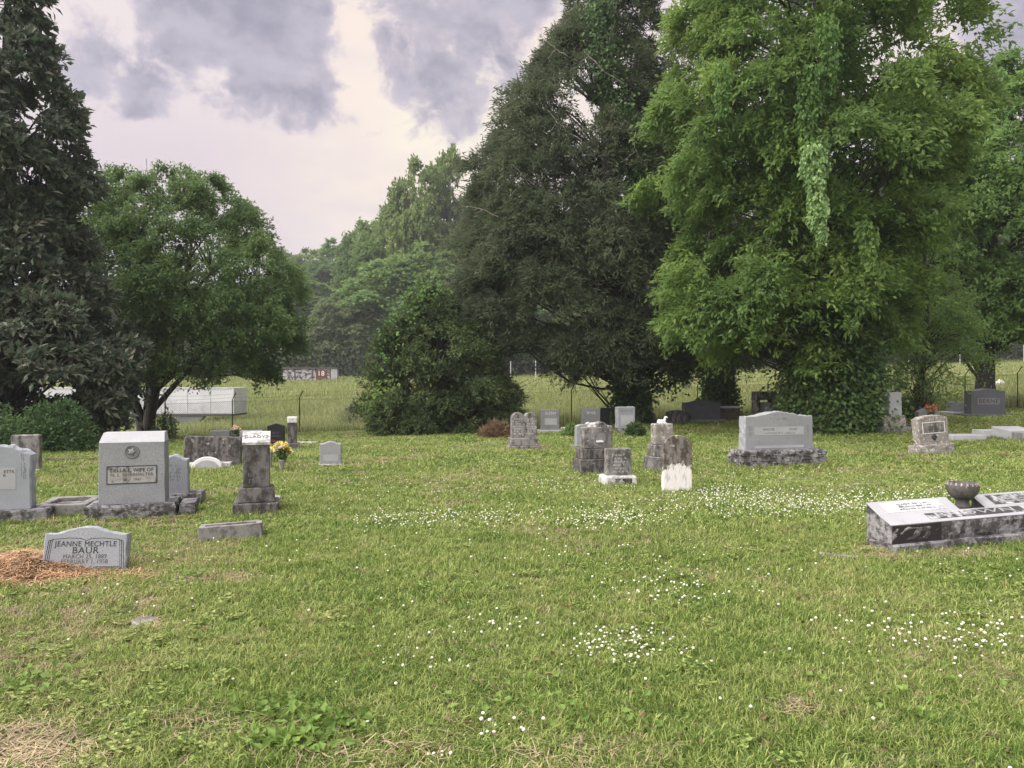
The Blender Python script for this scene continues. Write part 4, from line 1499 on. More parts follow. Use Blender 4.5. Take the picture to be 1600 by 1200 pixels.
# white topped shaft
S = Site('pedestal_headstone', 'dark stained square shaft on two steps with slanted white inscribed top', 400, 806, 17)
h1, h2, h3 = S.H(19), S.H(23), S.H(67)
S.part('base', block('base', S.W(73), h1, .5, .012, seed=3), 'old_dark')
S.part('plinth', block('plinth', S.W(60), h2, .40, .014, .07, z0=0, seed=4), 'old_dark', y=.05, z=h1 + .002)
S.part('shaft', block('shaft', S.W(43), h3, .30, .01, .02, z0=0, seed=5), 'old_dark', y=.1, z=h1 + h2 + .004)
wt = S.W(43) / 2 * 1.04
tv = np.array([(-wt, 0, 0), (wt, 0, 0), (wt, .31, 0), (-wt, .31, 0), (-wt, 0, .03), (wt, 0, .03), (wt, .22, S.H(19)), (-wt, .22, S.H(19)), (wt, .31, S.H(19)), (-wt, .31, S.H(19))])
S.part('top', np_mesh('top', tv, [np.array([(3, 2, 1, 0), (0, 1, 5, 4), (4, 5, 6, 7), (7, 6, 8, 9), (2, 3, 9, 8)]), np.array([(1, 2, 8, 6, 5), (3, 0, 4, 7, 9)])]), 'white_worn', y=.095, z=h1 + h2 + h3 + .006)
sl = math.atan2(S.H(19) - .03, .22)
put_text('GLADYS', .085, S.o, (0, .095 + .11, h1 + h2 + h3 + .006 + (S.H(19) + .03) / 2 + .004), M['letter_grey'], tilt=-(R(90) - sl), width=wt * 1.7)
S.part('lettering', worn_lines(.2, 3, .08, .05, 21, .8), 'letter_grey', y=.098, z=h1 + h2 + .24)

S = Site('small_block', 'little pale stone block half hidden behind the dark inscribed shaft', 431, 791, 16, 'stone block')
S.part('body', block('body', S.W(14), S.H(14), .16, .012), 'pale')

# low hollow marker
S = Site('low_marker', 'low grey flower-box marker lying in the grass in front of the dark shaft', 360, 846, 14, 'grave marker', roll=-2.0)
wk, hk = S.W(101), S.H(25)
S.part('front', block('front', wk, hk, .05, .008, .02), 'kerb')
S.part('back', block('back', wk, hk, .05, .008, .02, seed=2), 'kerb', y=.15)
S.part('end', block('end', .06, hk - .003, .096, .008, seed=3), 'kerb', x=-wk / 2 + .034, y=.052)
S.part('end', block('end', .06, hk - .003, .096, .008, seed=4), 'kerb', x=wk / 2 - .034, y=.052)
S.part('soil', boxes('soil', [(-wk / 2 + .07, wk / 2 - .07, .055, .145, -.04, hk - .022)]), 'old_brown')

# the open-book marker
S = Site('book_marker', 'pale blue-grey marker with open book carving tilted in orange pine straw', 130, 898, 15, 'headstone', roll=3.0, tip=-8)
w_, h_ = S.W(132), S.H(74)
S.part('tablet', slab('tablet', w_, h_, .16, 'serp', S.H(11), .015, .008, .012, seed=15, z0=-.2), 'granite_blue')
xs = np.linspace(0, 1, 14)
def book(f, y=0.0, zt=0.0):
    pass
bw, bz0, bz1 = w_ * .43, h_ * .17, h_ * .74
lines = []
def strip(p, r=.0022):
    p = np.array([(a, -.001, b_) for a, b_ in p])
    lines.append((p, np.full(len(p), r)))
strip([(-bw, bz0), (-bw * .93, bz1 * .99), (-bw * .5, bz1 * 1.03), (-bw * .15, bz1 * 1.02), (0, bz1 * .96), (bw * .15, bz1 * 1.02), (bw * .5, bz1 * 1.03), (bw * .93, bz1 * .99), (bw, bz0), (bw * .3, bz0 * .95), (0, bz0 * .72), (-bw * .3, bz0 * .95), (-bw, bz0)])
strip([(-bw * 1.05, bz0 * .9), (-bw * .98, bz1 * .98)])
strip([(-bw * 1.11, bz0 * .8), (-bw * 1.03, bz1 * .96), (-bw * .9, bz1 * .98)])
strip([(bw * 1.05, bz0 * .9), (bw * .98, bz1 * .98)])
strip([(bw * 1.11, bz0 * .8), (bw * 1.03, bz1 * .96), (bw * .9, bz1 * .98)])
strip([(-bw * 1.05, bz0 * .88), (-bw * .35, bz0 * .8), (0, bz0 * .5), (bw * .35, bz0 * .8), (bw * 1.05, bz0 * .88)])
strip([(-bw * 1.11, bz0 * .72), (-bw * .3, bz0 * .66), (-bw * .1, bz0 * .5), (bw * .1, bz0 * .9)])
strip([(bw * 1.11, bz0 * .72), (bw * .3, bz0 * .66), (bw * .1, bz0 * .5), (-bw * .1, bz0 * .9)])
S.part('book_outline', tube_mesh('book_outline', lines, 5), 'letter_dark')
put_text('JEANNE MECHTLE', .062, S.o, (0, -.001, h_ * .635), M['letter_dark'], width=bw * 1.72)
put_text('BAUR', .075, S.o, (0, -.001, h_ * .50), M['letter_dark'], wide=1.0)
put_text('MARCH 25, 1889', .05, S.o, (0, -.001, h_ * .375), M['letter_grey'], width=bw * 1.2)
put_text('FEBRUARY 1, 1958', .05, S.o, (0, -.001, h_ * .27), M['letter_grey'], width=bw * 1.28)
book_pos = S.P.copy()

# small stone behind the shaft
S = Site('small_headstone', 'small narrow grey stone mostly hidden behind the dark shaft', 417, 734, 14)
S.part('tablet', slab('tablet', S.W(16), S.H(30), .14, 'round', .04, 0, .012, .004, seed=16, z0=-.1), 'granite_mid')

# pair of distant grey stones
S = Site('granite_headstone', 'low wide grey granite stone behind the dark slab, below the trailer', 344, 690, 12)
S.part('tablet', block('tablet', S.W(30), S.H(17), .3, .015, .02), 'granite_mid')
S = Site('granite_headstone', 'grey granite stone standing just behind the white-topped dark shaft', 392, 698, 12)
S.part('tablet', block('tablet', S.W(36), S.H(25), .3, .015, .02, seed=3), 'granite')
S.part('base', block('base', S.W(46), S.H(4), .5, .012), 'granite_mid', y=-.1)

# black stone
S = Site('black_headstone', 'glossy black granite headstone with gabled top near the fence', 431, 694, 12)
S.part('base', block('base', S.W(36), S.H(4), .4, .01), 'granite_dark', y=-.08)
S.part('tablet', slab('tablet', S.W(27), S.H(29), .2, 'gable', S.H(4), 0, .008, .0, seed=17), 'black', z=S.H(3.5))
S.part('lettering', worn_lines(.25, 2, .09, .05, 31, .9), 'letter_grey', z=S.H(18), y=0)

# pillar with white top
S = Site('pillar_headstone', 'slim grey pillar with bright white cap standing by the fence post', 456, 703, 14)
h1 = S.H(10)
S.part('base', block('base', S.W(23), h1, .4, .012), 'old')
S.part('shaft', block('shaft', S.W(14.5), S.H(32), .26, .008, .02, z0=0), 'old_dark', z=h1, y=.07)
S.part('cap', block('cap', S.W(15), S.H(9), .27, .008, .0, z0=0), 'white', z=h1 + S.H(32) + .002, y=.065)
S.part('lettering', worn_lines(.14, 2, .06, .05, 33, .9), 'letter_grey', z=h1 + S.H(37), y=.064)
S = Site('flat_slab', 'flat white slab lying beside the slim white-capped pillar', 478, 695, 6, 'grave slab')
S.part('body', block('body', S.W(34), S.H(4), .3, .01), 'white_worn')

# lone small stone
S = Site('granite_headstone', 'small lone grey headstone with pale base on open lawn near the fence', 516, 730, 10)
S.part('base', block('base', S.W(42), S.H(4.5), .3, .012), 'white_worn')
S.part('tablet', slab('tablet', S.W(34), S.H(36), .15, 'serp', S.H(4), 0, .012, .004, seed=18), 'granite', z=S.H(4), y=.06)
S.part('name_panel', boxes('name_panel', [(-S.W(12), S.W(12), -.003, .004, -S.H(5), S.H(5))]), 'panel_grey', z=S.H(14), y=.06)

# twin-topped
S = Site('twin_headstone', 'old grey headstone with two rounded tops side by side on a stepped base', 821, 704, 10)
h1, h2 = S.H(7), S.H(12)
S.part('base', block('base', S.W(49), h1, .45, .014), 'old')
S.part('plinth', block('plinth', S.W(46), h2, .34, .014, .05, z0=0), 'old', y=.05, z=h1)
S.part('tablet', slab('tablet', S.W(40), S.H(40), .2, 'twin', S.H(6), 0, .016, .004, seed=19), 'old', y=.11, z=h1 + h2)
for sx in (-1, 1):
    S.part('inscription', worn_lines(.22, 7, .055, .04, 40 + sx, .85), 'letter_pale', x=sx * S.W(10.5), y=.11, z=h1 + h2 + S.H(30))
S.part('lettering', worn_lines(.38, 1, .05, .085, 44, 1.0), 'letter_pale', y=.05 + .008, z=h1 + h2 * .5)

# row by the fence
S = Site('granite_headstone', 'rectangular grey granite stone on pale base standing alone behind twin-topped stone', 861, 677, 8)
S.part('base', block('base', S.W(36), S.H(5), .45, .012), 'pale')
S.part('tablet', slab('tablet', S.W(28), S.H(32), .22, 'flat', .008, 0, .01, .006, seed=20), 'granite_mid', y=.1, z=S.H(5))
S.part('lettering', worn_lines(.36, 1, .1, .09, 50, 1), 'letter_pale', y=.1, z=S.H(31))
S.part('name_panel', boxes('name_panel', [(-S.W(9), S.W(10), -.003, .003, -S.H(5), S.H(5))]), 'panel_grey', y=.1, z=S.H(18))

S = Site('granite_headstone', 'brownish grey granite stone close beside a black one', 924, 673, 8)
S.part('tablet', slab('tablet', S.W(28), S.H(35), .24, 'flat', .008, 0, .01, .01, seed=22, z0=-.1), 'granite_mid')
S.part('lettering', worn_lines(.36, 1, .1, .08, 51, 1), 'letter_pale', z=S.H(28))
S = Site('black_headstone', 'black headstone with sloping top tucked beside the brownish grey granite stone', 943, 667, 8)
S.part('tablet', slab('tablet', S.W(20), S.H(30), .22, 'arch', S.H(5), 0, .008, .0, seed=23, z0=-.1), 'black')
S = Site('marble_block', 'little white marble block with a green plant growing over it', 886, 681, 12, 'grave marker')
S.part('body', block('body', S.W(14), S.H(13), .2, .02), 'white_worn')
S = Site('granite_headstone', 'grey granite stone with pale panel in front of the ivy covered cedar trunk', 981, 679, 12)
S.part('base', rock('base', S.W(36), S.H(10), .45, .016, n=7, seed=24), 'granite_rock', x=S.W(6))
S.part('tablet', slab('tablet', S.W(27), S.H(33), .26, 'flat', .008, 0, .01, .014, seed=25), 'granite', z=S.H(10), y=.1)
S.part('name_panel', boxes('name_panel', [(-S.W(9), S.W(11), -.003, .003, -S.H(8), S.H(8))]), 'panel_pale', z=S.H(22), y=.1)
S.part('lettering', worn_lines(.4, 1, .1, .07, 52, 1), 'letter_grey', z=S.H(37), y=.1)

# pedestal with peaked cap and knob
S = Site('pedestal_monument', 'old brownish pedestal monument with peaked cap and knob beside the cedar trunk', 1013, 664, 14, 'monument')
h1, h2, h3 = S.H(7), S.H(11), S.H(18)
S.part('base', block('base', S.W(34), h1, .55, .014), 'old_brown')
S.part('plinth', block('plinth', S.W(28), h2, .45, .02, .1, z0=0), 'old', z=h1, y=.05)
S.part('shaft', block('shaft', S.W(18), h3, .34, .012, .08, z0=0), 'lichen', z=h1 + h2, y=.1)
wc = S.W(25)
S.part('cap', slab('cap', wc, S.H(8), .44, 'gable', S.H(5), 0, .012, .004, seed=26), 'lichen', z=h1 + h2 + h3, y=.05)
S.part('finial', lathe('finial', [(.05, 0), (.035, .03), (.06, .07), (.065, .1), (.045, .13), (.01, .15)], 12), 'old_dark', z=h1 + h2 + h3 + S.H(7.5), y=.27)

# dark wide stones
S = Site('granite_headstone', 'wide dark grey granite headstone with faint lettering in front of ivy trunk', 1100, 661, 12)
S.part('base', block('base', S.W(70), S.H(5), .5, .012), 'granite_mid')
S.part('tablet', slab('tablet', S.W(56), S.H(32), .26, 'serp', S.H(4), 0, .01, .006, seed=27), 'granite_dark', z=S.H(4), y=.1)
S.part('lettering', worn_lines(.62, 1, .1, .11, 53, 1), 'letter_grey', z=S.H(24), y=.1)
S = Site('granite_headstone', 'low dark stone with curved top tucked beside the wide dark grey headstone', 1060, 663, 12)
S.part('tablet', slab('tablet', S.W(32), S.H(22), .24, 'arch', S.H(3), 0, .014, .006, seed=28, z0=-.1), 'old_dark')
S = Site('brown_block', 'square mossy brown stone with pale top beside the wide dark headstone', 1143, 659, 12)
S.part('body', block('body', S.W(27), S.H(21), .34, .012, 0), 'old_brown')
S.part('cap', block('cap', S.W(28), S.H(3), .36, .008, 0, z0=0), 'pale', z=S.H(21) + .002, y=-.01)

# portal stone behind the wide pale one
S = Site('portal_headstone', 'dark squared archway stone framing a grey panel behind the wide pale headstone', 1198, 668, 12)
w_ = S.W(33)
hh = S.H(55)
S.part('jamb', block('jamb', w_ * .2, hh * .78, .3, .012), 'old_dark', x=-w_ * .4)
S.part('jamb', block('jamb', w_ * .2, hh * .78, .3, .012, seed=4), 'old_dark', x=w_ * .4)
S.part('lintel', slab('lintel', w_, hh * .24, .32, 'flat', .02, 0, .02, .003, seed=29), 'old_dark', z=hh * .78 + .002, y=-.01)
S.part('tablet', slab('tablet', w_ * .58, hh * .72, .12, 'arch', .03, 0, .01, 0, seed=30, z0=-.1), 'granite', y=.09)

# lamb-topped group
def lamb(parent, x, y, z, sc, mat, flip=1, head_up=True):
    bm = bmesh.new()
    def ell(c, r, u=12, v=8):
        geo = bmesh.ops.create_uvsphere(bm, u_segments=u, v_segments=v, radius=1)
        for vv in geo['verts']:
            vv.co = Vector((vv.co.x * r[0] + c[0], vv.co.y * r[1] + c[1], vv.co.z * r[2] + c[2]))
    f = flip
    ell((0, 0, .055), (.115, .055, .055))
    ell((-.07 * f, 0, .06), (.06, .058, .055))
    ell((.085 * f, 0, .105 if head_up else .07), (.035, .03, .06))
    ell((.115 * f, 0, .165 if head_up else .085), (.045, .028, .03))
    ell((.15 * f, 0, .155 if head_up else .07), (.022, .018, .018))
    ell((.095 * f, .035, .165 if head_up else .09), (.012, .022, .01))
    ell((.095 * f, -.035, .165 if head_up else .09), (.012, .022, .01))
    ell((.07 * f, -.045, .018), (.07, .016, .016))
    ell((.07 * f, .045, .018), (.07, .016, .016))
    ell((-.06 * f, -.05, .02), (.06, .018, .02))
    ell((-.12 * f, 0, .03), (.03, .015, .015))
    me = bpy.data.meshes.new('lamb_figure')
    bm.to_mesh(me)
    bm.free()
    me.polygons.foreach_set('use_smooth', [True] * len(me.polygons))
    o_ = add('lamb_figure', me, M[mat], parent, (x, y, z))
    o_.scale = (sc, sc, sc)
    rm = o_.modifiers.new('fuse', 'REMESH')
    rm.mode = 'VOXEL'
    rm.voxel_size = 0.008
    rm.use_smooth_shade = True
    return o_


S = Site('arched_headstone', 'tall grey stained stone with bowed top close behind the lamb-topped stepped stone', 957, 738, 14)
S.part('tablet', slab('tablet', S.W(37), S.H(77), .16, 'serp', S.H(7), 0, .014, .004, seed=32, z0=-.1), 'old', y=.42, x=-S.W(4))
S = Site('lamb_headstone', 'stepped grey stone with worn sleeping lamb on top in front of bowed stone', 931, 742, 14)
h1, h2, h3 = S.H(24), S.H(16), S.H(33)
S.part('base', block('base', S.W(46), h1, .46, .012, 0), 'old_dark')
S.part('plinth', block('plinth', S.W(40), h2, .36, .012, .03, z0=0), 'old_dark', z=h1 + .002, y=.05)
S.part('tablet', block('tablet', S.W(31), h3, .2, .014, 0, z0=0, seed=6), 'old', z=h1 + h2 + .004, y=.1)
S.part('ledge', block('ledge', S.W(10), .03, .06, .005, 0, z0=0), 'white', z=h1 + h2 + S.H(10), y=.055, x=S.W(9))
lamb(S.o, 0, .2, h1 + h2 + h3 + .0, .75, 'white_worn', -1, False)

S = Site('granite_headstone', 'small grey granite stone with pale square panel behind the lamb-topped stone', 912, 699, 12)
S.part('base', block('base', S.W(36), S.H(3), .35, .01), 'granite_mid', y=-.05)
S.part('tablet', slab('tablet', S.W(20), S.H(33), .18, 'arch', S.H(3), 0, .01, .004, seed=34), 'granite', z=S.H(2.5), y=.05)
S.part('name_panel', boxes('name_panel', [(-S.W(2), S.W(7), -.003, .003, -S.H(6), S.H(6))]), 'panel_pale', z=S.H(20), y=.05)

S = Site('marble_headstone', 'square dark stained stone on chipped white base in front of the lamb stone', 972, 760, 12)
S.part('base', block('base', S.W(53), S.H(16), .36, .03, .08, jit=.014, seed=8), 'white_worn')
S.part('base_face', boxes('base_face', [(-S.W(10), S.W(16), -.004, .004, .01, S.H(12))]), 'old_dark', y=.012)
S.part('tablet', slab('tablet', S.W(38), S.H(42), .17, 'flat', .008, 0, .01, .003, seed=35), 'old', z=S.H(15.5), y=.1)
S.part('inscription', worn_lines(.22, 6, .05, .03, 61, .7), 'letter_pale', z=S.H(48), y=.1)

S = Site('lamb_headstone', 'grey stepped stone with white resting lamb on top behind the white-footed tablet', 1042, 738, 14)
h1, h2, h3 = S.H(24), S.H(18), S.H(33)
S.part('base', block('base', S.W(42), h1, .42, .012), 'old')
S.part('plinth', block('plinth', S.W(34), h2, .33, .012, .03, z0=0), 'old', z=h1 + .002, y=.05)
S.part('tablet', block('tablet', S.W(29), h3, .2, .02, 0, z0=0, seed=9), 'lichen', z=h1 + h2 + .004, y=.1)
lamb(S.o, -.0, .2, h1 + h2 + h3, .66, 'white', 1, True)

S = Site('tablet_headstone', 'round-topped thin tablet, brown above and bright white at the foot', 1059, 770, 10, roll=1.2, tip=-2)
S.part('tablet', slab('tablet', S.W(45), S.H(90), .08, 'shoulder', S.H(13), -.02, .01, .003, seed=36, z0=-.15), 'tablet')
tab_pos = S.P.copy()

# the wide pale headstone
S = Site('granite_headstone', 'wide pale granite headstone with name band on rough rock-cut base', 1226, 729, 15)
hb = S.H(26)
S.part('base', rock('base', S.W(126), hb, .5, .045, n=16, seed=37, top_amp=.01), 'granite_rock')
w_, h_ = S.W(108), S.H(60)
S.part('tablet', slab('tablet', w_, h_, .22, 'serp', S.H(7), .02, .012, .022, seed=38), 'granite', z=hb - .01, y=.16)
S.part('name_band', boxes('name_band', [(-w_ * .36, w_ * .36, -.003, .004, -S.H(6.5), S.H(6.5))]), 'panel_pale', z=hb + S.H(29), y=.16)
S.part('name_band', boxes('name_band', [(-w_ * .36, w_ * .36, -.003, .004, -S.H(2), S.H(2))]), 'panel_pale', z=hb + S.H(4), y=.16)
put_text('WALTER', .06, S.o, (-w_ * .16, .156, hb + S.H(31.5)), M['letter_grey'])
put_text('CLAIR', .06, S.o, (w_ * .2, .156, hb + S.H(31.5)), M['letter_grey'])
S.part('lettering', worn_lines(.85, 1, .05, .035, 63, .9), 'letter_grey', z=hb + S.H(25.5), y=.157)
S.part('carving', worn_lines(.06, 6, .035, .03, 64, .9), 'letter_grey', x=-w_ * .42, z=hb + S.H(36), y=.16)
S.part('carving', worn_lines(.06, 6, .035, .03, 65, .9), 'letter_grey', x=w_ * .42, z=hb + S.H(36), y=.16)
S.part('carving', worn_lines(.5, 1, .06, .05, 66, .5), 'letter_grey', x=0, z=hb + S.H(48), y=.16)

# obelisk behind the bush
S = Site('obelisk', 'pale grey broken obelisk half hidden by the brush under the vine-hung tree', 1402, 677, 14, 'monument')
S.part('base', block('base', S.W(46), S.H(10), .6, .02), 'old')
S.part('plinth', block('plinth', S.W(36), S.H(18), .46, .02, .1, z0=0), 'lichen', z=S.H(10), y=.07)
S.part('shaft', block('shaft', S.W(20), S.H(36), .3, .012, .08, z0=0), 'panel_pale', z=S.H(28), y=.15, x=S.W(4))

# leaning lichened stone
S = Site('leaning_headstone', 'lichened stone with white-framed panel leaning on a tilted block base', 1466, 711, 14, roll=-3.5, tip=-3)
hb = S.H(17)
S.part('base', block('base', S.W(60), hb, .34, .03, .06, jit=.012, seed=12), 'lichen')
w_, h_ = S.W(46), S.H(46)
S.part('tablet', slab('tablet', w_, h_, .2, 'arch', S.H(5), -.03, .014, .012, seed=39), 'lichen', z=hb - .005, y=.06)
pw, ph = w_ * .36, S.H(8)
S.part('panel_frame', boxes('panel_frame', [(-pw - .014, pw + .014, -.008, .003, ph, ph + .014), (-pw - .014, pw + .014, -.008, .003, -ph - .014, -ph), (-pw - .014, -pw, -.0075, .003, -ph, ph), (pw, pw + .014, -.0075, .003, -ph, ph)]), 'white', z=hb + S.H(26), y=.06)
S.part('panel', boxes('panel', [(-pw, pw, -.003, .003, -ph, ph)]), 'old', z=hb + S.H(26), y=.06)
S.part('lettering', worn_lines(pw * 1.4, 2, .06, .05, 71, .9), 'letter_dark', z=hb + S.H(28), y=.057)
S.part('crest', lathe('crest', [(.001, .01), (.05, .008), (.07, 0)], 10, .2, 4), 'letter_dark', z=hb + S.H(11), y=.06, rot=(R(90), 0, 0))

# grey stone on the right
S = Site('granite_headstone', 'dark blue-grey granite headstone with pale name band in front of the dark trunk', 1549, 651, 10)
S.part('base', block('base', S.W(78), S.H(4), .6, .012), 'granite_dark')
w_ = S.W(54)
S.part('tablet', slab('tablet', w_, S.H(40), .34, 'serp', S.H(3.5), 0, .012, .006, seed=40), 'granite_dark', z=S.H(3.8), y=.12)
S.part('name_band', boxes('name_band', [(-w_ * .32, w_ * .32, -.003, .004, -S.H(5), S.H(5))]), 'granite_mid', z=S.H(24), y=.12)
put_text('BERNE', .2, S.o, (0, .113, S.H(24)), M['letter_dark'], width=w_ * .56)
S = Site('slant_marker', 'low flat white-topped slab with small slanted marker beside the dark granite headstone', 1505, 650, 10, 'grave marker')
S.part('slab', block('slab', S.W(34), S.H(6), .7, .012), 'pale')
S.part('marker', block('marker', S.W(20), S.H(15), .3, .012, .04, z0=0), 'granite_mid', y=.35, x=S.W(4), z=S.H(6.2))

# white flat slabs
S = Site('ledger_slab', 'long low white slab lying beside the leaning lichened stone', 1515, 690, 6, 'grave slab')
S.part('slab', block('slab', S.W(54), S.H(10), .5, .012), 'pale')
S.part('edge', block('edge', S.W(40), S.H(3), .1, .01), 'kerb', x=S.W(14), y=-.16)
S = Site('ledger_slab', 'thick white block slab raised on the lawn between the low white slabs', 1555, 685, 8, 'grave slab')
S.part('slab', block('slab', S.W(37), S.H(13), .4, .012), 'pale')
S = Site('ledger_slab', 'white block slab with sloped top cut off by the frame edge', 1600, 688, 10, 'grave slab')
S.part('slab', block('slab', S.W(42), S.H(20), .6, .012, slope=S.H(5)), 'pale')
S.part('end_block', block('end_block', S.W(10), S.H(13), .12, .012), 'granite_mid', x=-S.W(14), y=-.13)

# small stones behind the leaning one
S = Site('small_block', 'little pale stone block beside the leaning lichened stone', 1432, 673, 14, 'stone block')
S.part('body', block('body', S.W(16), S.H(9), .2, .014), 'kerb')
S = Site('small_headstone', 'small grey stone with orange flowers behind the leaning lichened stone', 1452, 668, 14)
S.part('tablet', slab('tablet', S.W(32), S.H(30), .18, 'arch', S.H(6), 0, .014, .008, seed=43, z0=-.1), 'granite_mid')

# ------------------------------------------------------------------ the wide bevelled stone with urn
ang = R(18)
S = Site('slant_monument', 'wide white-topped slant stone with black-stained letter panels and a flower urn', 1397, 866, 18, 'headstone', roll=-.6)
root = S.o
s = S.s
Wd = 2.28
hb = .085
S.part('base', rock('base', Wd + .06, hb, .36, .012, n=14, seed=44), 'granite_rock', x=Wd / 2 + .02, y=-.035)
hf, dp = .17, .30
def wedge(name, x0, x1, y0, y1, zf, zbk, z0=0.0, amp=0.0, seed=0, nx_=14):
    """block whose top rises from front to back, rock-cut front if amp"""
    V, Fc = [], []
    ny_ = 6
    xs_ = np.linspace(x0, x1, nx_)
    prof = [(y0, z0 + (zf - z0) * k / 5) for k in range(6)] + [(y0 + (y1 - y0) * k / ny_, zf + (zbk - zf) * k / ny_) for k in range(1, ny_ + 1)] + [(y1, zbk + (z0 - zbk) * k / 4) for k in range(1, 5)]
    m_ = len(prof)
    for x in xs_:
        for k, (y, zz) in enumerate(prof):
            p = Vector((x, y, zz))
            if amp and 0 < k < 5:
                q = p * 8 + Vector((seed, 0, seed))
                p.y -= amp * (abs(noise.noise(q)) * 1.6 + noise.noise(q * 2.3) * .6 + .25)
            V.append(p[:])
    for i in range(nx_ - 1):
        for k in range(m_):
            a, b_ = i * m_ + k, i * m_ + (k + 1) % m_
            Fc.append((a, a + m_, b_ + m_, b_))
    me = bpy.data.meshes.new(name)
    me.from_pydata(V, [], Fc + [tuple(range(m_)), tuple(range((nx_ - 1) * m_, nx_ * m_))[::-1]])
    return me
dl = .135
RS = .095
zfront, zmid = hf, hf + .062
S.part('front_block', wedge('front_block', 0, Wd, 0, dl, zfront, zmid, 0, .02, 3, 40), 'granite_rock', z=hb, y=.03)
wl_ = .97
S.part('wing', wedge('wing', 0, wl_, dl, dp, zmid, zmid + RS, 0, 0, 1), 'granite_rock', z=hb, y=.033)
S.part('wing', wedge('wing', Wd - wl_, Wd, dl, dp, zmid, zmid + RS, 0, 0, 1), 'granite_rock', z=hb, y=.033)
S.part('sill', boxes('sill', [(wl_ + .003, Wd - wl_ - .003, dl + .003, dp + .05, 0, zmid - .03)]), 'kerb', z=hb, y=.033)
# polished white tops
sl1 = math.atan2(zmid - zfront, dl)
sl2 = math.atan2(RS, dp - dl)
def plate(name, x0, x1, ya, yb, off, mat, th=.006):
    """thin polished plate following the sloping top at local depth ya..yb"""
    def zz(y):
        return zfront + (zmid - zfront) * y / dl if y <= dl else zmid + RS * (y - dl) / (dp - dl)
    V = [(x0, ya, zz(ya) + off), (x1, ya, zz(ya) + off), (x1, yb, zz(yb) + off), (x0, yb, zz(yb) + off)]
    V += [(a, b_, c_ + th) for a, b_, c_ in V]
    return S.part(name, np_mesh(name, np.array(V), np.array([(3, 2, 1, 0), (4, 5, 6, 7), (0, 1, 5, 4), (1, 2, 6, 5), (2, 3, 7, 6), (3, 0, 4, 7)])), mat, z=hb, y=.033)
plate('top_face', -.004, Wd + .004, -.006, dl - .001, .002, 'pale')
plate('top_face', -.004, wl_ + .004, dl, dp + .004, .002, 'pale')
plate('top_face', Wd - wl_ - .004, Wd + .004, dl, dp + .004, .002, 'pale')
plate('letter_panel', .5, 1.72, .03, .112, .0085, 'plaque_dark', .003)
plate('letter_panel', .13, .84, dl + .022, dp - .022, .0085, 'plaque_light', .003)
plate('letter_panel', Wd - .82, Wd - .10, dl + .022, dp - .022, .0085, 'plaque_dark', .003)
S.part('stain_face', boxes('stain_face', [(.0, .58, -.004, .004, .0, hf - .004)]), 'black_stain', z=hb, y=.02)
put_text('BROWN', .085, root, (1.1, .033 + .071, hb + zfront + (zmid - zfront) * .071 / dl + .014), M['panel_grey'], tilt=-(R(90) - sl1), width=.98)
for (xa, rows, sd) in ((.5, 3, 80), (Wd - .46, 3, 81)):
    me = worn_lines(.5, rows, .036, .024, sd, .9)
    add('inscription', me, M['letter_grey'] if sd == 80 else M['panel_grey'], root, (xa, .033 + dl + .11, hb + zmid + RS * .11 / (dp - dl) + .0145), (-(R(90) - sl2), 0, 0))
loc_c = Matrix.Rotation(ang, 4, 'Z') @ Vector((Wd / 2 + .0, .033 + dl + .12, hb + zmid - .03))
ub = S.P + loc_c
# place the urn where the photograph shows it along the sill
ut = thing('stone_urn', 'dark stone flower urn with fluted rim standing on the white-topped slant stone', 'urn', ub, ang)
ut.scale = (.78, .78, .88)
add('foot', block('foot', .27, .05, .27, .008, .06, z0=0), M['urn'], ut, (0, -.135, .0))
add('stem', lathe('stem', [(.10, .05), (.105, .06), (.085, .075), (.075, .10), (.08, .13), (.095, .14)], 24), M['urn'], ut)
add('bowl', lathe('bowl', [(.09, .141), (.12, .155), (.165, .20), (.188, .25), (.195, .285), (.185, .315), (.175, .325), (.15, .31), (.14, .27), (.001, .26)], 28), M['urn'], ut)
lines = []
for k in range(18):
    a = 2 * math.pi * k / 18
    lines.append((np.array([(.186 * math.cos(a), .186 * math.sin(a), .300), (.176 * math.cos(a), .176 * math.sin(a), .334)]), np.array([.016, .013])))
add('rim_bead', tube_mesh('rim_bead', lines, 6), M['lichen'], ut, kind='stuff')

# ------------------------------------------------------------------ flowers
M['yellow'] = plain('yellow_petal', (0.78, 0.64, 0.22), .7, var=.25, sc=40)
M['cream'] = plain('cream_petal', (0.78, 0.70, 0.50), .7, var=.15, sc=40)
M['pink'] = plain('pink_petal', (0.72, 0.45, 0.42), .7, var=.25, sc=40)
M['red'] = plain('red_petal', (0.42, 0.02, 0.03), .7, var=.2, sc=40)
M['orange'] = plain('orange_petal', (0.55, 0.2, 0.10), .7, var=.2, sc=40)
M['vase'] = plain('tin_vase', (0.32, 0.28, 0.27), .5, var=.2, sc=8)
M['dark_vase'] = plain('dark_vase', (0.05, 0.055, 0.06), .5)


def blossom_mesh(r):
    n_ = 14
    u_ = unit(rng.normal(0, 1, (n_, 3)))
    u_[:, 2] = np.abs(u_[:, 2])
    V, Fc, tt = leaf_soup(u_ * r * .25, u_, r, r * .9, rnd=.2, droop=0, up=0.2)
    return np_mesh('blossom', V, Fc)


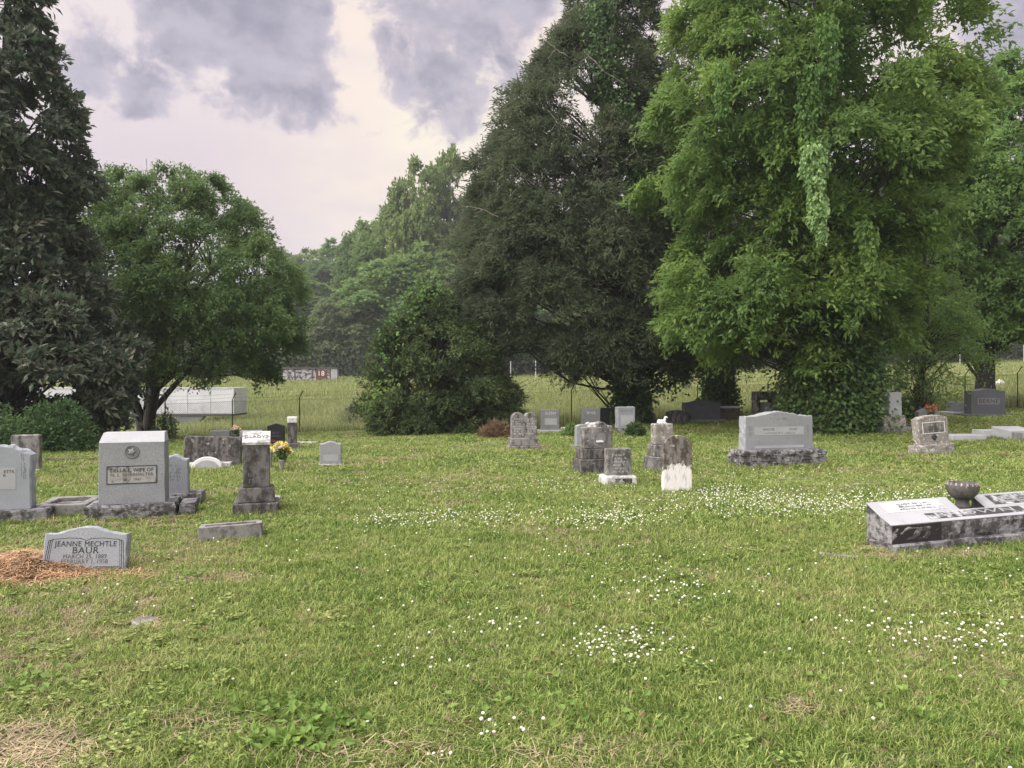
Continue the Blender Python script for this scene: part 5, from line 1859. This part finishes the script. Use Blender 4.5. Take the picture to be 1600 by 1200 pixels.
def bouquet(name, label, px, py, wpx, hpx, mats, nb, vase=None, vase_h=0.0, vase_w=0.0, lift=0.0):
    Pb = hit(px, py)
    s = F / Pb.y
    root = thing(name, label, 'flowers', Pb + Vector((0, 0, lift)))
    if vase:
        h_, r_ = vase_h / s, vase_w / s / 2
        add('vase', lathe('vase', [(r_ * .7, -.02), (r_ * .75, h_ * .3), (r_, h_ * .85), (r_ * 1.05, h_), (r_ * .9, h_), (r_ * .8, h_ * .9)], 14), vase, root)
    else:
        h_ = 0.02
    wd, hg = wpx / s / 2, hpx / s
    lines = []
    for k in range(nb):
        e = unit(rng.normal(0, 1, 3))
        e[2] = abs(e[2])
        e = e * np.array([wd, wd * .8, hg * .55]) * (.55 + .45 * rng.random()) + np.array([0, 0, h_ + hg * .4])
        me = blossom_mesh(max(wd * .34, .035))
        b_ = add('blossom', me, mats[k % len(mats)], root, e)
        lines.append((np.array([(0, 0, h_ * .8), e * [.5, .5, .7], e]), np.full(3, .005)))
    add('stem', tube_mesh('stem', lines, 4), M['l_ivy'], root)
    n_ = 60
    C = rng.normal(0, 1, (n_, 3)) * [wd * .4, wd * .4, hg * .2] + [0, 0, h_ + hg * .25]
    V, Fc, tt = leaf_soup(C, unit(rng.normal(0, 1, (n_, 3))), .09, .03)
    add('foliage', np_mesh('foliage', V, Fc, tt), M['l_ivy'], root)
    return root


bouquet('flower_vase', 'yellow and cream artificial flowers in a tin vase on the lawn', 440, 736, 30, 26, [M['yellow'], M['cream'], M['yellow']], 22, M['vase'], 18, 9)
bouquet('flower_vase', 'dark vase of faded pink flowers standing at the fence post', 368, 694, 18, 13, [M['pink'], M['cream']], 12, M['dark_vase'], 16, 12)
bouquet('flower_bunch', 'bunch of red flowers lying at the foot of the gabled black headstone', 427, 698, 11, 9, [M['red']], 9)
bouquet('flower_bunch', 'faded orange flowers beside the small grey stone behind the leaning lichened one', 1456, 668, 20, 24, [M['orange']], 9, lift=.25)

# crumpled white bag in the meadow
Pb = hit(1562, 604)
bm = bmesh.new()
bmesh.ops.create_icosphere(bm, subdivisions=4, radius=1)
for v in bm.verts:
    q = v.co * 2.2
    k = 1 + .45 * noise.noise(q) + .25 * noise.noise(q * 2.7)
    v.co = Vector((v.co.x * .26 * k, v.co.y * .18 * k, max(-.02, (v.co.z * .5 + .35) * .42 * k)))
me = bpy.data.meshes.new('plastic_bag')
bm.to_mesh(me)
bm.free()
add('plastic_bag', me, M['white_paint'], None, Pb, label='crumpled white bag lying in the meadow beyond the fence beside the dark trunk', category='bag')

# ------------------------------------------------------------------ flat markers sunk in the turf
for (px, py, wpx, dm, rz, lab) in [(233, 978, 36, .10, 60, 'narrow sunken stone edge slanting through the lawn in front of the book marker'),
                                   (1310, 873, 60, .06, -28, 'thin curved stone edging sunk in the grass beside the white-topped slant stone'),
                                   (1245, 751, 48, .10, 4, 'flat sunken stone strip in the lawn below the wide pale headstone'),
                                   (1352, 760, 40, .10, 4, 'short flat sunken stone strip in the clover beyond the urn')]:
    S = Site('sunken_kerb', lab, px, py, rz, 'grave kerb')
    S.part('stone', block('stone', wpx / S.s, .035, dm, .008, z0=-.1, jit=.01), 'kerb')

# ------------------------------------------------------------------ instanced ground cover
def scatter(name, srcs, P, rot, scl, idx, label, cat):
    """points carrying rotation / scale / index; geometry nodes place the tufts (uncountable ground cover)"""
    coll = bpy.data.collections.new(name + '_tufts')
    for k, me in enumerate(srcs):
        so = bpy.data.objects.new('%s_tuft_%02d' % (name, k), me)
        coll.objects.link(so)
    me = bpy.data.meshes.new(name)
    me.vertices.add(len(P))
    me.vertices.foreach_set('co', np.asarray(P, np.float32).ravel())
    for nm, arr, typ in (('rot', rot, 'FLOAT_VECTOR'), ('scl', scl, 'FLOAT_VECTOR')):
        a = me.attributes.new(nm, typ, 'POINT')
        a.data.foreach_set('vector', np.asarray(arr, np.float32).ravel())
    a = me.attributes.new('idx', 'INT', 'POINT')
    a.data.foreach_set('value', np.asarray(idx, np.int32))
    o_ = add(name, me, None, None, kind='stuff', label=label, category=cat)
    ng = bpy.data.node_groups.new(name, 'GeometryNodeTree')
    ng.interface.new_socket('Geometry', in_out='INPUT', socket_type='NodeSocketGeometry')
    ng.interface.new_socket('Geometry', in_out='OUTPUT', socket_type='NodeSocketGeometry')
    gi, go = ng.nodes.new('NodeGroupInput'), ng.nodes.new('NodeGroupOutput')
    ci = ng.nodes.new('GeometryNodeCollectionInfo')
    ci.inputs['Collection'].default_value = coll
    ci.inputs['Separate Children'].default_value = True
    ci.inputs['Reset Children'].default_value = True
    ip = ng.nodes.new('GeometryNodeInstanceOnPoints')
    ip.inputs['Pick Instance'].default_value = True
    at = {}
    for nm, dt in (('rot', 'FLOAT_VECTOR'), ('scl', 'FLOAT_VECTOR'), ('idx', 'INT')):
        n_ = ng.nodes.new('GeometryNodeInputNamedAttribute')
        n_.data_type = dt
        n_.inputs['Name'].default_value = nm
        at[nm] = n_.outputs['Attribute']
    ng.links.new(gi.outputs[0], ip.inputs['Points'])
    ng.links.new(ci.outputs[0], ip.inputs['Instance'])
    ng.links.new(at['rot'], ip.inputs['Rotation'])
    ng.links.new(at['scl'], ip.inputs['Scale'])
    ng.links.new(at['idx'], ip.inputs['Instance Index'])
    ng.links.new(ip.outputs[0], go.inputs[0])
    md = o_.modifiers.new('scatter', 'NODES')
    md.node_group = ng
    return o_


def tuft(n, rad, h, wd, lean, mat, seed):
    g = np.random.default_rng(seed)
    a = g.uniform(0, 2 * np.pi, n)
    r = rad * np.sqrt(g.random(n))
    B = np.stack([r * np.cos(a), r * np.sin(a), np.full(n, -.005)], 1)
    b_ = g.uniform(0, 2 * np.pi, n)
    ln = lean * g.uniform(.2, 1.3, n)
    dirh = np.stack([np.cos(b_), np.sin(b_), np.zeros(n)], 1)
    hh = h * g.uniform(.45, 1.2, n)
    side = np.stack([-np.sin(b_), np.cos(b_), np.zeros(n)], 1) * (wd / 2 * g.uniform(.7, 1.3, n))[:, None]
    M1 = B + dirh * (hh * ln * .4)[:, None] + np.array([0, 0, 1]) * (hh * .6)[:, None]
    T = B + dirh * (hh * ln * 1.15)[:, None] + np.array([0, 0, 1]) * (hh * np.clip(1.05 - .35 * ln, .25, 1))[:, None]
    V = np.stack([B - side, B + side, M1 + side * .8, M1 - side * .8, T], 1).reshape(-1, 3)
    i = np.arange(n)[:, None] * 5
    q = (i + [[0, 1, 2, 3]])
    t3 = (i + [[3, 2, 4]])
    tt = g.random(n)
    me = np_mesh('grass_tuft', V, [q, t3], np.concatenate([tt, tt]))
    me.materials.append(mat)
    return me


def clover_tuft(n, rad, seed, mat):
    g = np.random.default_rng(seed)
    a = g.uniform(0, 2 * np.pi, n)
    r = rad * np.sqrt(g.random(n))
    h = g.uniform(.02, .05, n)
    Cs, Os = [], []
    for k in range(n):
        c0 = np.array([r[k] * np.cos(a[k]), r[k] * np.sin(a[k]), h[k]])
        for j in range(3):
            f_ = 2.1 * j + a[k]
            Cs.append(c0)
            Os.append((np.cos(f_), np.sin(f_), .15))
    V, Fc, tt = leaf_soup(np.array(Cs), np.array(Os), .018, .018, rnd=.1, droop=0, up=2.0)
    me = np_mesh('clover_tuft', V, Fc, tt)
    me.materials.append(mat)
    return me


src = [tuft(24, .055, .055, .0052, .75, M['grass'], 1), tuft(24, .06, .06, .005, .95, M['grass'], 2), tuft(20, .05, .078, .005, .6, M['grass'], 3),
       tuft(24, .06, .042, .0055, 1.2, M['grass'], 4), tuft(18, .06, .05, .0032, 1.3, M['straw'], 5), clover_tuft(16, .06, 6, M['grass'])]


def in_view(x, y, pad):
    return np.abs(x) < 0.70 * y + pad


def lawn_points(y0, y1, dens):
    xm = .70 * y1 + 1.2
    n_ = int(2 * xm * (y1 - y0) * dens)
    x = rng.uniform(-xm, xm, n_)
    y = rng.uniform(y0, y1, n_)
    k = in_view(x, y, 1.2)
    return x[k], y[k]


# bare patches (photograph pixel centre, radii) where the grass is thin
bare = []
for (px, py, rx, ry) in [(60, 1170, 90, 40), (330, 1140, 60, 18), (60, 890, 90, 14), (1310, 870, 40, 8), (230, 975, 22, 10), (1240, 1105, 30, 12), (1380, 738, 60, 5), (570, 739, 60, 4), (400, 905, 80, 10), (1390, 870, 40, 10), (330, 905, 60, 10), (900, 1190, 60, 12)]:
    q = hit(px, py)
    q2 = hit(px, py - ry)
    bare.append((q.x, q.y, rx * q.y / F, abs(q2.y - q.y) + .05))


def thin_mask(x, y):
    k = np.ones(len(x))
    for (bx, by, rx, ry) in bare:
        d2 = ((x - bx) / rx) ** 2 + ((y - by) / ry) ** 2
        k *= 1 - .6 * np.exp(-d2 * 1.2)
    return k


allP, allR, allS, allI = [], [], [], []
for (y0, y1, dens, sw, sh) in ((2.2, 5, 760, 1.0, .72), (5, 8, 470, 1.15, .8), (8, 13, 220, 1.6, .85), (13, 20, 95, 2.4, .95), (20, 30, 50, 3.2, 1.0)):
    x, y = lawn_points(y0, y1, dens)
    nz_ = fbm(x, y, .8, 31, 3)
    keep = rng.random(len(x)) < thin_mask(x, y) * np.clip(.45 + 1.1 * nz_, .3, 1)
    x, y, nz_ = x[keep], y[keep], nz_[keep]
    n_ = len(x)
    big = fbm(x, y, .35, 41, 3)
    ind = rng.choice([0, 1, 2, 3], n_, p=[.3, .3, .15, .25])
    dry = fbm(x, y, .9, 51, 3)
    ind = np.where(rng.random(n_) < np.clip((dry - .5) * 1.6, .03, .6), 4, ind)
    cl = fbm(x, y, 1.1, 61, 2)
    ind = np.where((cl > .55) & (rng.random(n_) < .025), 5, ind)
    hs_ = sh * (.6 + .9 * nz_) * rng.uniform(.75, 1.25, n_)
    ws_ = sw * rng.uniform(.8, 1.25, n_)
    allP.append(np.stack([x, y, gz(x, y)], 1))
    allR.append(np.stack([rng.normal(0, .12, n_), rng.normal(0, .12, n_), rng.uniform(0, 6.28, n_)], 1))
    allS.append(np.stack([ws_, ws_, hs_], 1))
    allI.append(ind)
# taller unmown grass standing against every stone
for S in SITES:
    if S.ext is None or S.P.y > 30:
        continue
    x0, x1, y0, y1 = S.ext
    per = 2 * (x1 - x0) + 2 * (y1 - y0)
    n_ = int(per * 26)
    t_ = rng.random(n_) * per
    lx, ly = np.empty(n_), np.empty(n_)
    a_, b_ = x1 - x0, y1 - y0
    for i, q in enumerate(t_):
        if q < a_:
            lx[i], ly[i] = x0 + q, y0
        elif q < a_ + b_:
            lx[i], ly[i] = x1, y0 + q - a_
        elif q < 2 * a_ + b_:
            lx[i], ly[i] = x0 + q - a_ - b_, y1
        else:
            lx[i], ly[i] = x0, y0 + q - 2 * a_ - b_
    cxm, cym = (x0 + x1) / 2, (y0 + y1) / 2
    dd = np.hypot(lx - cxm, ly - cym) + 1e-6
    o_ = rng.uniform(.01, .08, n_)
    lx, ly = lx + (lx - cxm) / dd * o_, ly + np.sign(ly - cym) * o_
    c_, s_ = math.cos(S.rz), math.sin(S.rz)
    X, Y = S.P.x + lx * c_ - ly * s_, S.P.y + lx * s_ + ly * c_
    allP.append(np.stack([X, Y, gz(X, Y)], 1))
    allR.append(np.stack([rng.normal(0, .2, n_), rng.normal(0, .2, n_), rng.uniform(0, 6.28, n_)], 1))
    hs_ = rng.uniform(.6, 1.7, n_) * (1.25 if S.P.y > 10 else 1.0)
    ws_ = rng.uniform(.7, 1.3, n_)
    allS.append(np.stack([ws_, ws_, hs_], 1))
    allI.append(np.where(rng.random(n_) < .35, 4, rng.integers(0, 4, n_)))
scatter('grass', src, np.concatenate(allP), np.concatenate(allR), np.concatenate(allS), np.concatenate(allI), 'mown lawn grass and clover leaves among the gravestones', 'grass')

# tall meadow grass behind the fence
mt = [tuft(30, .35, .42, .016, .5, M['meadow'], 11), tuft(30, .4, .36, .016, .7, M['meadow'], 12), tuft(24, .35, .55, .013, .4, M['meadow'], 13)]
xs_, ys_ = [], []
for (y0, y1, dens) in ((29.5, 45, 12), (45, 65, 7), (65, 95, 4)):
    n_ = int(2 * .75 * y1 * (y1 - y0) * dens)
    x = rng.uniform(-.75 * y1, .75 * y1, n_)
    y = rng.uniform(y0, y1, n_)
    xs_.append(x)
    ys_.append(y)
x, y = np.concatenate(xs_), np.concatenate(ys_)
fy = np.interp((x / y) * F + 800, [-160, 573, 893, 1300, 1690], [29.6, 30.0, 30.6, 31.8, 32.6])
k = (y > fy - .25) & in_view(x, y, 2) & ~((np.abs(y - 65) < 2.0) & (x / y < -.1) & (rng.random(len(x)) < .7))
x, y = x[k], y[k]
n_ = len(x)
hz_ = (.5 + .9 * fbm(x, y, .25, 71, 3)) * rng.uniform(.7, 1.2, n_)
wz_ = np.interp(y, [30, 90], [1.0, 1.9]) * rng.uniform(.8, 1.2, n_)
scatter('meadow_grass', mt, np.stack([x, y, gz(x, y)], 1), np.stack([rng.normal(0, .1, n_), rng.normal(0, .1, n_), rng.uniform(0, 6.28, n_)], 1), np.stack([wz_, wz_, hz_], 1), rng.integers(0, 3, n_), 'tall unmown meadow grass rising behind the chain link fence', 'grass')


# broadleaf weeds in the lawn
Cs, Os = [], []
for (px, py, rx, ry, n_) in [(430, 1120, 90, 38, 130), (40, 1075, 80, 26, 80), (520, 1140, 50, 20, 90), (1490, 1100, 260, 60, 80), (450, 1170, 60, 14, 150), (880, 1120, 200, 40, 80), (300, 905, 30, 5, 60)]:
    x, y = hits(px + rng.normal(0, rx * .5, n_), py + rng.normal(0, ry * .5, n_))
    Cs.append(np.stack([x, y, gz(x, y) + rng.uniform(.02, .06, n_)], 1))
    a = rng.uniform(0, 6.28, n_)
    Os.append(np.stack([np.cos(a), np.sin(a), np.full(n_, .25)], 1))
V, Fc, tt = leaf_soup(np.concatenate(Cs), np.concatenate(Os), .048, .034, rnd=.45, droop=0, up=1.2)
add('weeds', np_mesh('weeds', V, Fc, tt), M['l_weed'], kind='stuff', label='broad-leaved weeds spreading in the lawn', category='weeds')


# pine straw and dead grass litter
def straw(name, spots, mat, L, label, z_fn=None, r=.0018):
    Vs, Fs, off = [], [], 0
    for (px, py, rx, ry, n_) in spots:
        x, y = hits(px + rng.normal(0, rx * .5, n_), py + rng.normal(0, ry * .5, n_))
        zz = gz(x, y) + rng.uniform(.002, .03, n_)
        if z_fn is not None:
            zz = zz + z_fn(x, y)
        a = rng.uniform(0, 6.28, n_)
        l = L * rng.uniform(.5, 1.3, n_)
        dz = rng.normal(0, .18, n_)
        d = np.stack([np.cos(a), np.sin(a), dz], 1) * l[:, None] / 2
        sd = np.stack([-np.sin(a), np.cos(a), np.zeros(n_)], 1) * r * rng.uniform(.8, 1.6, n_)[:, None]
        c = np.stack([x, y, zz], 1)
        up = np.array([0, 0, .01]) * rng.random(n_)[:, None]
        V = np.stack([c - d - sd, c - d + sd, c + sd + up, c - sd + up, c + d], 1).reshape(-1, 3)
        i = np.arange(n_)[:, None] * 5 + off
        Vs.append(V)
        Fs.append((i + [[0, 1, 2]]))
        Fs.append((i + [[0, 2, 3]]))
        Fs.append((i + [[3, 2, 4]]))
        off += n_ * 5
    return add(name, np_mesh(name, np.concatenate(Vs), np.concatenate(Fs)), mat, kind='stuff', label=label, category='straw')


hp = hit(45, 905)


def heap_z(x, y):
    d2 = ((x - hp.x + .12) / .42) ** 2 + ((y - hp.y - .16) / .30) ** 2
    return .13 * np.exp(-d2 * 1.1) * (.55 + .9 * fbm(x, y, 6, 3, 4))


# heap body
gx, gy = np.meshgrid(np.linspace(hp.x - 1.0, hp.x + 1.0, 50), np.linspace(hp.y - .55, hp.y + 1.0, 40))
hzv = gz(gx, gy) + heap_z(gx, gy) - .012
Vh = np.stack([gx, gy, hzv], -1).reshape(-1, 3)
ii = (np.arange(39)[:, None] * 50 + np.arange(49)[None]).ravel()
M['heap'] = plain('pine_straw_heap', (0.33, 0.20, 0.115), .95, var=.4, sc=14)
add('straw_heap', np_mesh('straw_heap', Vh, np.stack([ii, ii + 1, ii + 51, ii + 50], -1), smooth=True), M['heap'], None, label='orange brown heap of pine straw piled against the book marker', category='straw heap')
straw('pine_straw', [(40, 890, 70, 22, 4200), (110, 900, 110, 12, 2200), (0, 895, 70, 18, 2000), (-40, 880, 60, 22, 1500), (60, 885, 120, 34, 900)], M['pine_straw'], .14, 'loose orange pine straw strewn over the heap and lawn at the book marker', heap_z, .0026)
straw('dead_straw', [(40, 1180, 130, 50, 1500), (330, 1135, 140, 40, 300), (1385, 862, 50, 14, 1300), (1480, 868, 110, 8, 1100), (330, 905, 80, 10, 900), (900, 1190, 160, 40, 140), (1240, 1105, 36, 14, 200), (560, 1175, 160, 40, 240), (1380, 738, 60, 4, 500), (570, 739, 60, 3, 400), (1390, 700, 60, 3, 200), (230, 975, 26, 12, 200), (80, 735, 80, 8, 500), (180, 725, 80, 8, 300)],
      M['straw'], .12, 'dry dead grass and thatch lying in bare spots of the lawn')

# engraving belongs to the stone face it is cut into
for S in SITES:
    kids = {}
    for c_ in S.o.children:
        kids.setdefault(c_.name.split('.')[0], c_)
    main = kids.get('tablet') or kids.get('body') or kids.get('shaft') or kids.get('front_block')
    if main is None:
        continue
    for c_ in list(S.o.children):
        nm = c_.name.split('.')[0]
        if nm in ('lettering', 'inscription', 'carving', 'name_panel', 'name_band', 'plaque', 'plaque_frame', 'panel', 'panel_frame', 'crest', 'book_outline', 'emblem', 'emblem_star', 'rim', 'letter_panel') and c_ is not main:
            l_ = c_.location - main.location
            c_.parent = main
            c_.location = l_

# dead leaves lying on the lawn
qx = np.concatenate([rng.normal(110, 60, 350), rng.uniform(0, 1600, 260)])
qy = np.concatenate([rng.normal(728, 8, 350), rng.uniform(700, 1190, 260)])
k = qy > 696
x, y = hits(qx[k], qy[k])
n_ = len(x)
a = rng.uniform(0, 6.28, n_)
V, Fc, tt = leaf_soup(np.stack([x, y, gz(x, y) + rng.uniform(.025, .05, n_)], 1), np.stack([np.cos(a), np.sin(a), np.zeros(n_)], 1), .042, .022, rnd=.5, droop=.1, up=.9)
M['litter'] = plain('dead_leaf', (0.16, 0.115, 0.06), .8, var=.5, sc=5)
add('fallen_leaves', np_mesh('fallen_leaves', V, Fc), M['litter'], kind='stuff', label='brown dead leaves scattered over the lawn', category='leaves')

# ------------------------------------------------------------------ white clover blossoms
def clover_mesh():
    bm = bmesh.new()
    geo = bmesh.ops.create_icosphere(bm, subdivisions=2, radius=.0085)
    for v in bm.verts:
        k = 1 + .22 * noise.noise(v.co * 400)
        v.co = Vector((v.co.x * k, v.co.y * k, v.co.z * .85 * k + .062))
    nf = len(bm.faces)
    c2 = bmesh.ops.create_cone(bm, cap_ends=False, segments=4, radius1=.0016, radius2=.0014, depth=.065)
    for v in c2['verts']:
        v.co.z += .0285
    me = bpy.data.meshes.new('clover_flower')
    bm.to_mesh(me)
    bm.free()
    me.materials.append(M['clover'])
    me.materials.append(M['l_weed'])
    for i, p in enumerate(me.polygons):
        p.material_index = 0 if i < nf else 1
    return me


cm = clover_mesh()
spots = [(960, 1012, 70, 22, 140), (1000, 1030, 110, 20, 25), (1060, 928, 100, 20, 66), (1470, 1000, 110, 28, 80), (1330, 985, 60, 25, 14), (765, 985, 70, 30, 34), (630, 1010, 70, 28, 14), (660, 1040, 60, 25, 12), (780, 1147, 40, 14, 15), (1560, 1010, 50, 30, 20),
         (1400, 1050, 160, 50, 16), (700, 1190, 25, 10, 6), (1180, 786, 150, 16, 560), (1290, 795, 120, 14, 260), (1120, 775, 60, 10, 150), (1420, 778, 120, 8, 160), (955, 815, 70, 13, 220), (720, 813, 130, 13, 260), (610, 820, 50, 10, 40), (1040, 800, 200, 16, 120), (850, 762, 120, 10, 110), (930, 750, 60, 8, 60), (780, 725, 60, 6, 60), (640, 760, 160, 20, 80), (500, 770, 160, 30, 80),
         (1100, 900, 300, 30, 40), (800, 860, 350, 40, 60), (1500, 890, 120, 30, 20), (350, 870, 120, 25, 16), (1350, 700, 200, 14, 80), (1180, 745, 150, 8, 50), (180, 760, 120, 18, 30), (560, 705, 160, 12, 40), (800, 1000, 700, 150, 40), (200, 940, 120, 30, 14), (1450, 765, 150, 12, 60)]
pts = []
for (px, py, rx, ry, n_) in spots:
    qx, qy = px + rng.normal(0, rx * .6, n_), py + rng.normal(0, ry * .68, n_)
    k = qy > 690
    x, y = hits(qx[k], qy[k])
    pts.append(np.stack([x, y], 1))
pts = np.concatenate(pts)
pts = pts[(pts[:, 1] > 2.3) & (pts[:, 1] < 22)]
pts = pts[np.argsort(np.hypot(pts[:, 0], pts[:, 1]))]
for (x, y) in pts[:300]:
    o_ = bpy.data.objects.new('clover_flower', cm)
    COL.objects.link(o_)
    o_.location = (x, y, g1(x, y) - random.uniform(0, .03))
    sc_ = random.uniform(.55, 1.1)
    o_.scale = (sc_, sc_, sc_ * random.uniform(.7, 1.1))
    o_.rotation_euler = (random.gauss(0, .2), random.gauss(0, .2), random.uniform(0, 6.28))
    o_['label'] = 'round white clover blossom on a short stem in the lawn'
    o_['category'] = 'flower'
    o_['group'] = 'white clover blossoms in the near lawn'
rest = pts[300:]
cv = np.zeros(len(cm.vertices) * 3, np.float32)
cm.vertices.foreach_get('co', cv)
cv = cv.reshape(-1, 3)
tri = np.array([p.vertices[:] for p in cm.polygons if len(p.vertices) == 3])
nr = len(rest)
base_p = np.stack([rest[:, 0], rest[:, 1], gz(rest[:, 0], rest[:, 1]) - rng.uniform(0, .02, nr)], 1)
sc_ = rng.uniform(.55, 1.15, nr)
V = (cv[None] * sc_[:, None, None] + base_p[:, None]).reshape(-1, 3)
Fc = (tri[None] + (np.arange(nr) * len(cv))[:, None, None]).reshape(-1, 3)
add('clover_blossoms', np_mesh('clover_blossoms', V, Fc), M['clover'], kind='stuff', label='drifts of white clover blossoms in the farther lawn', category='clover')
print('CLOVER', len(pts))
tris = 0
for me in bpy.data.meshes:
    tris += sum(1 for _ in ()) or len(me.loops) - 2 * len(me.polygons)
print('TRIS', tris)
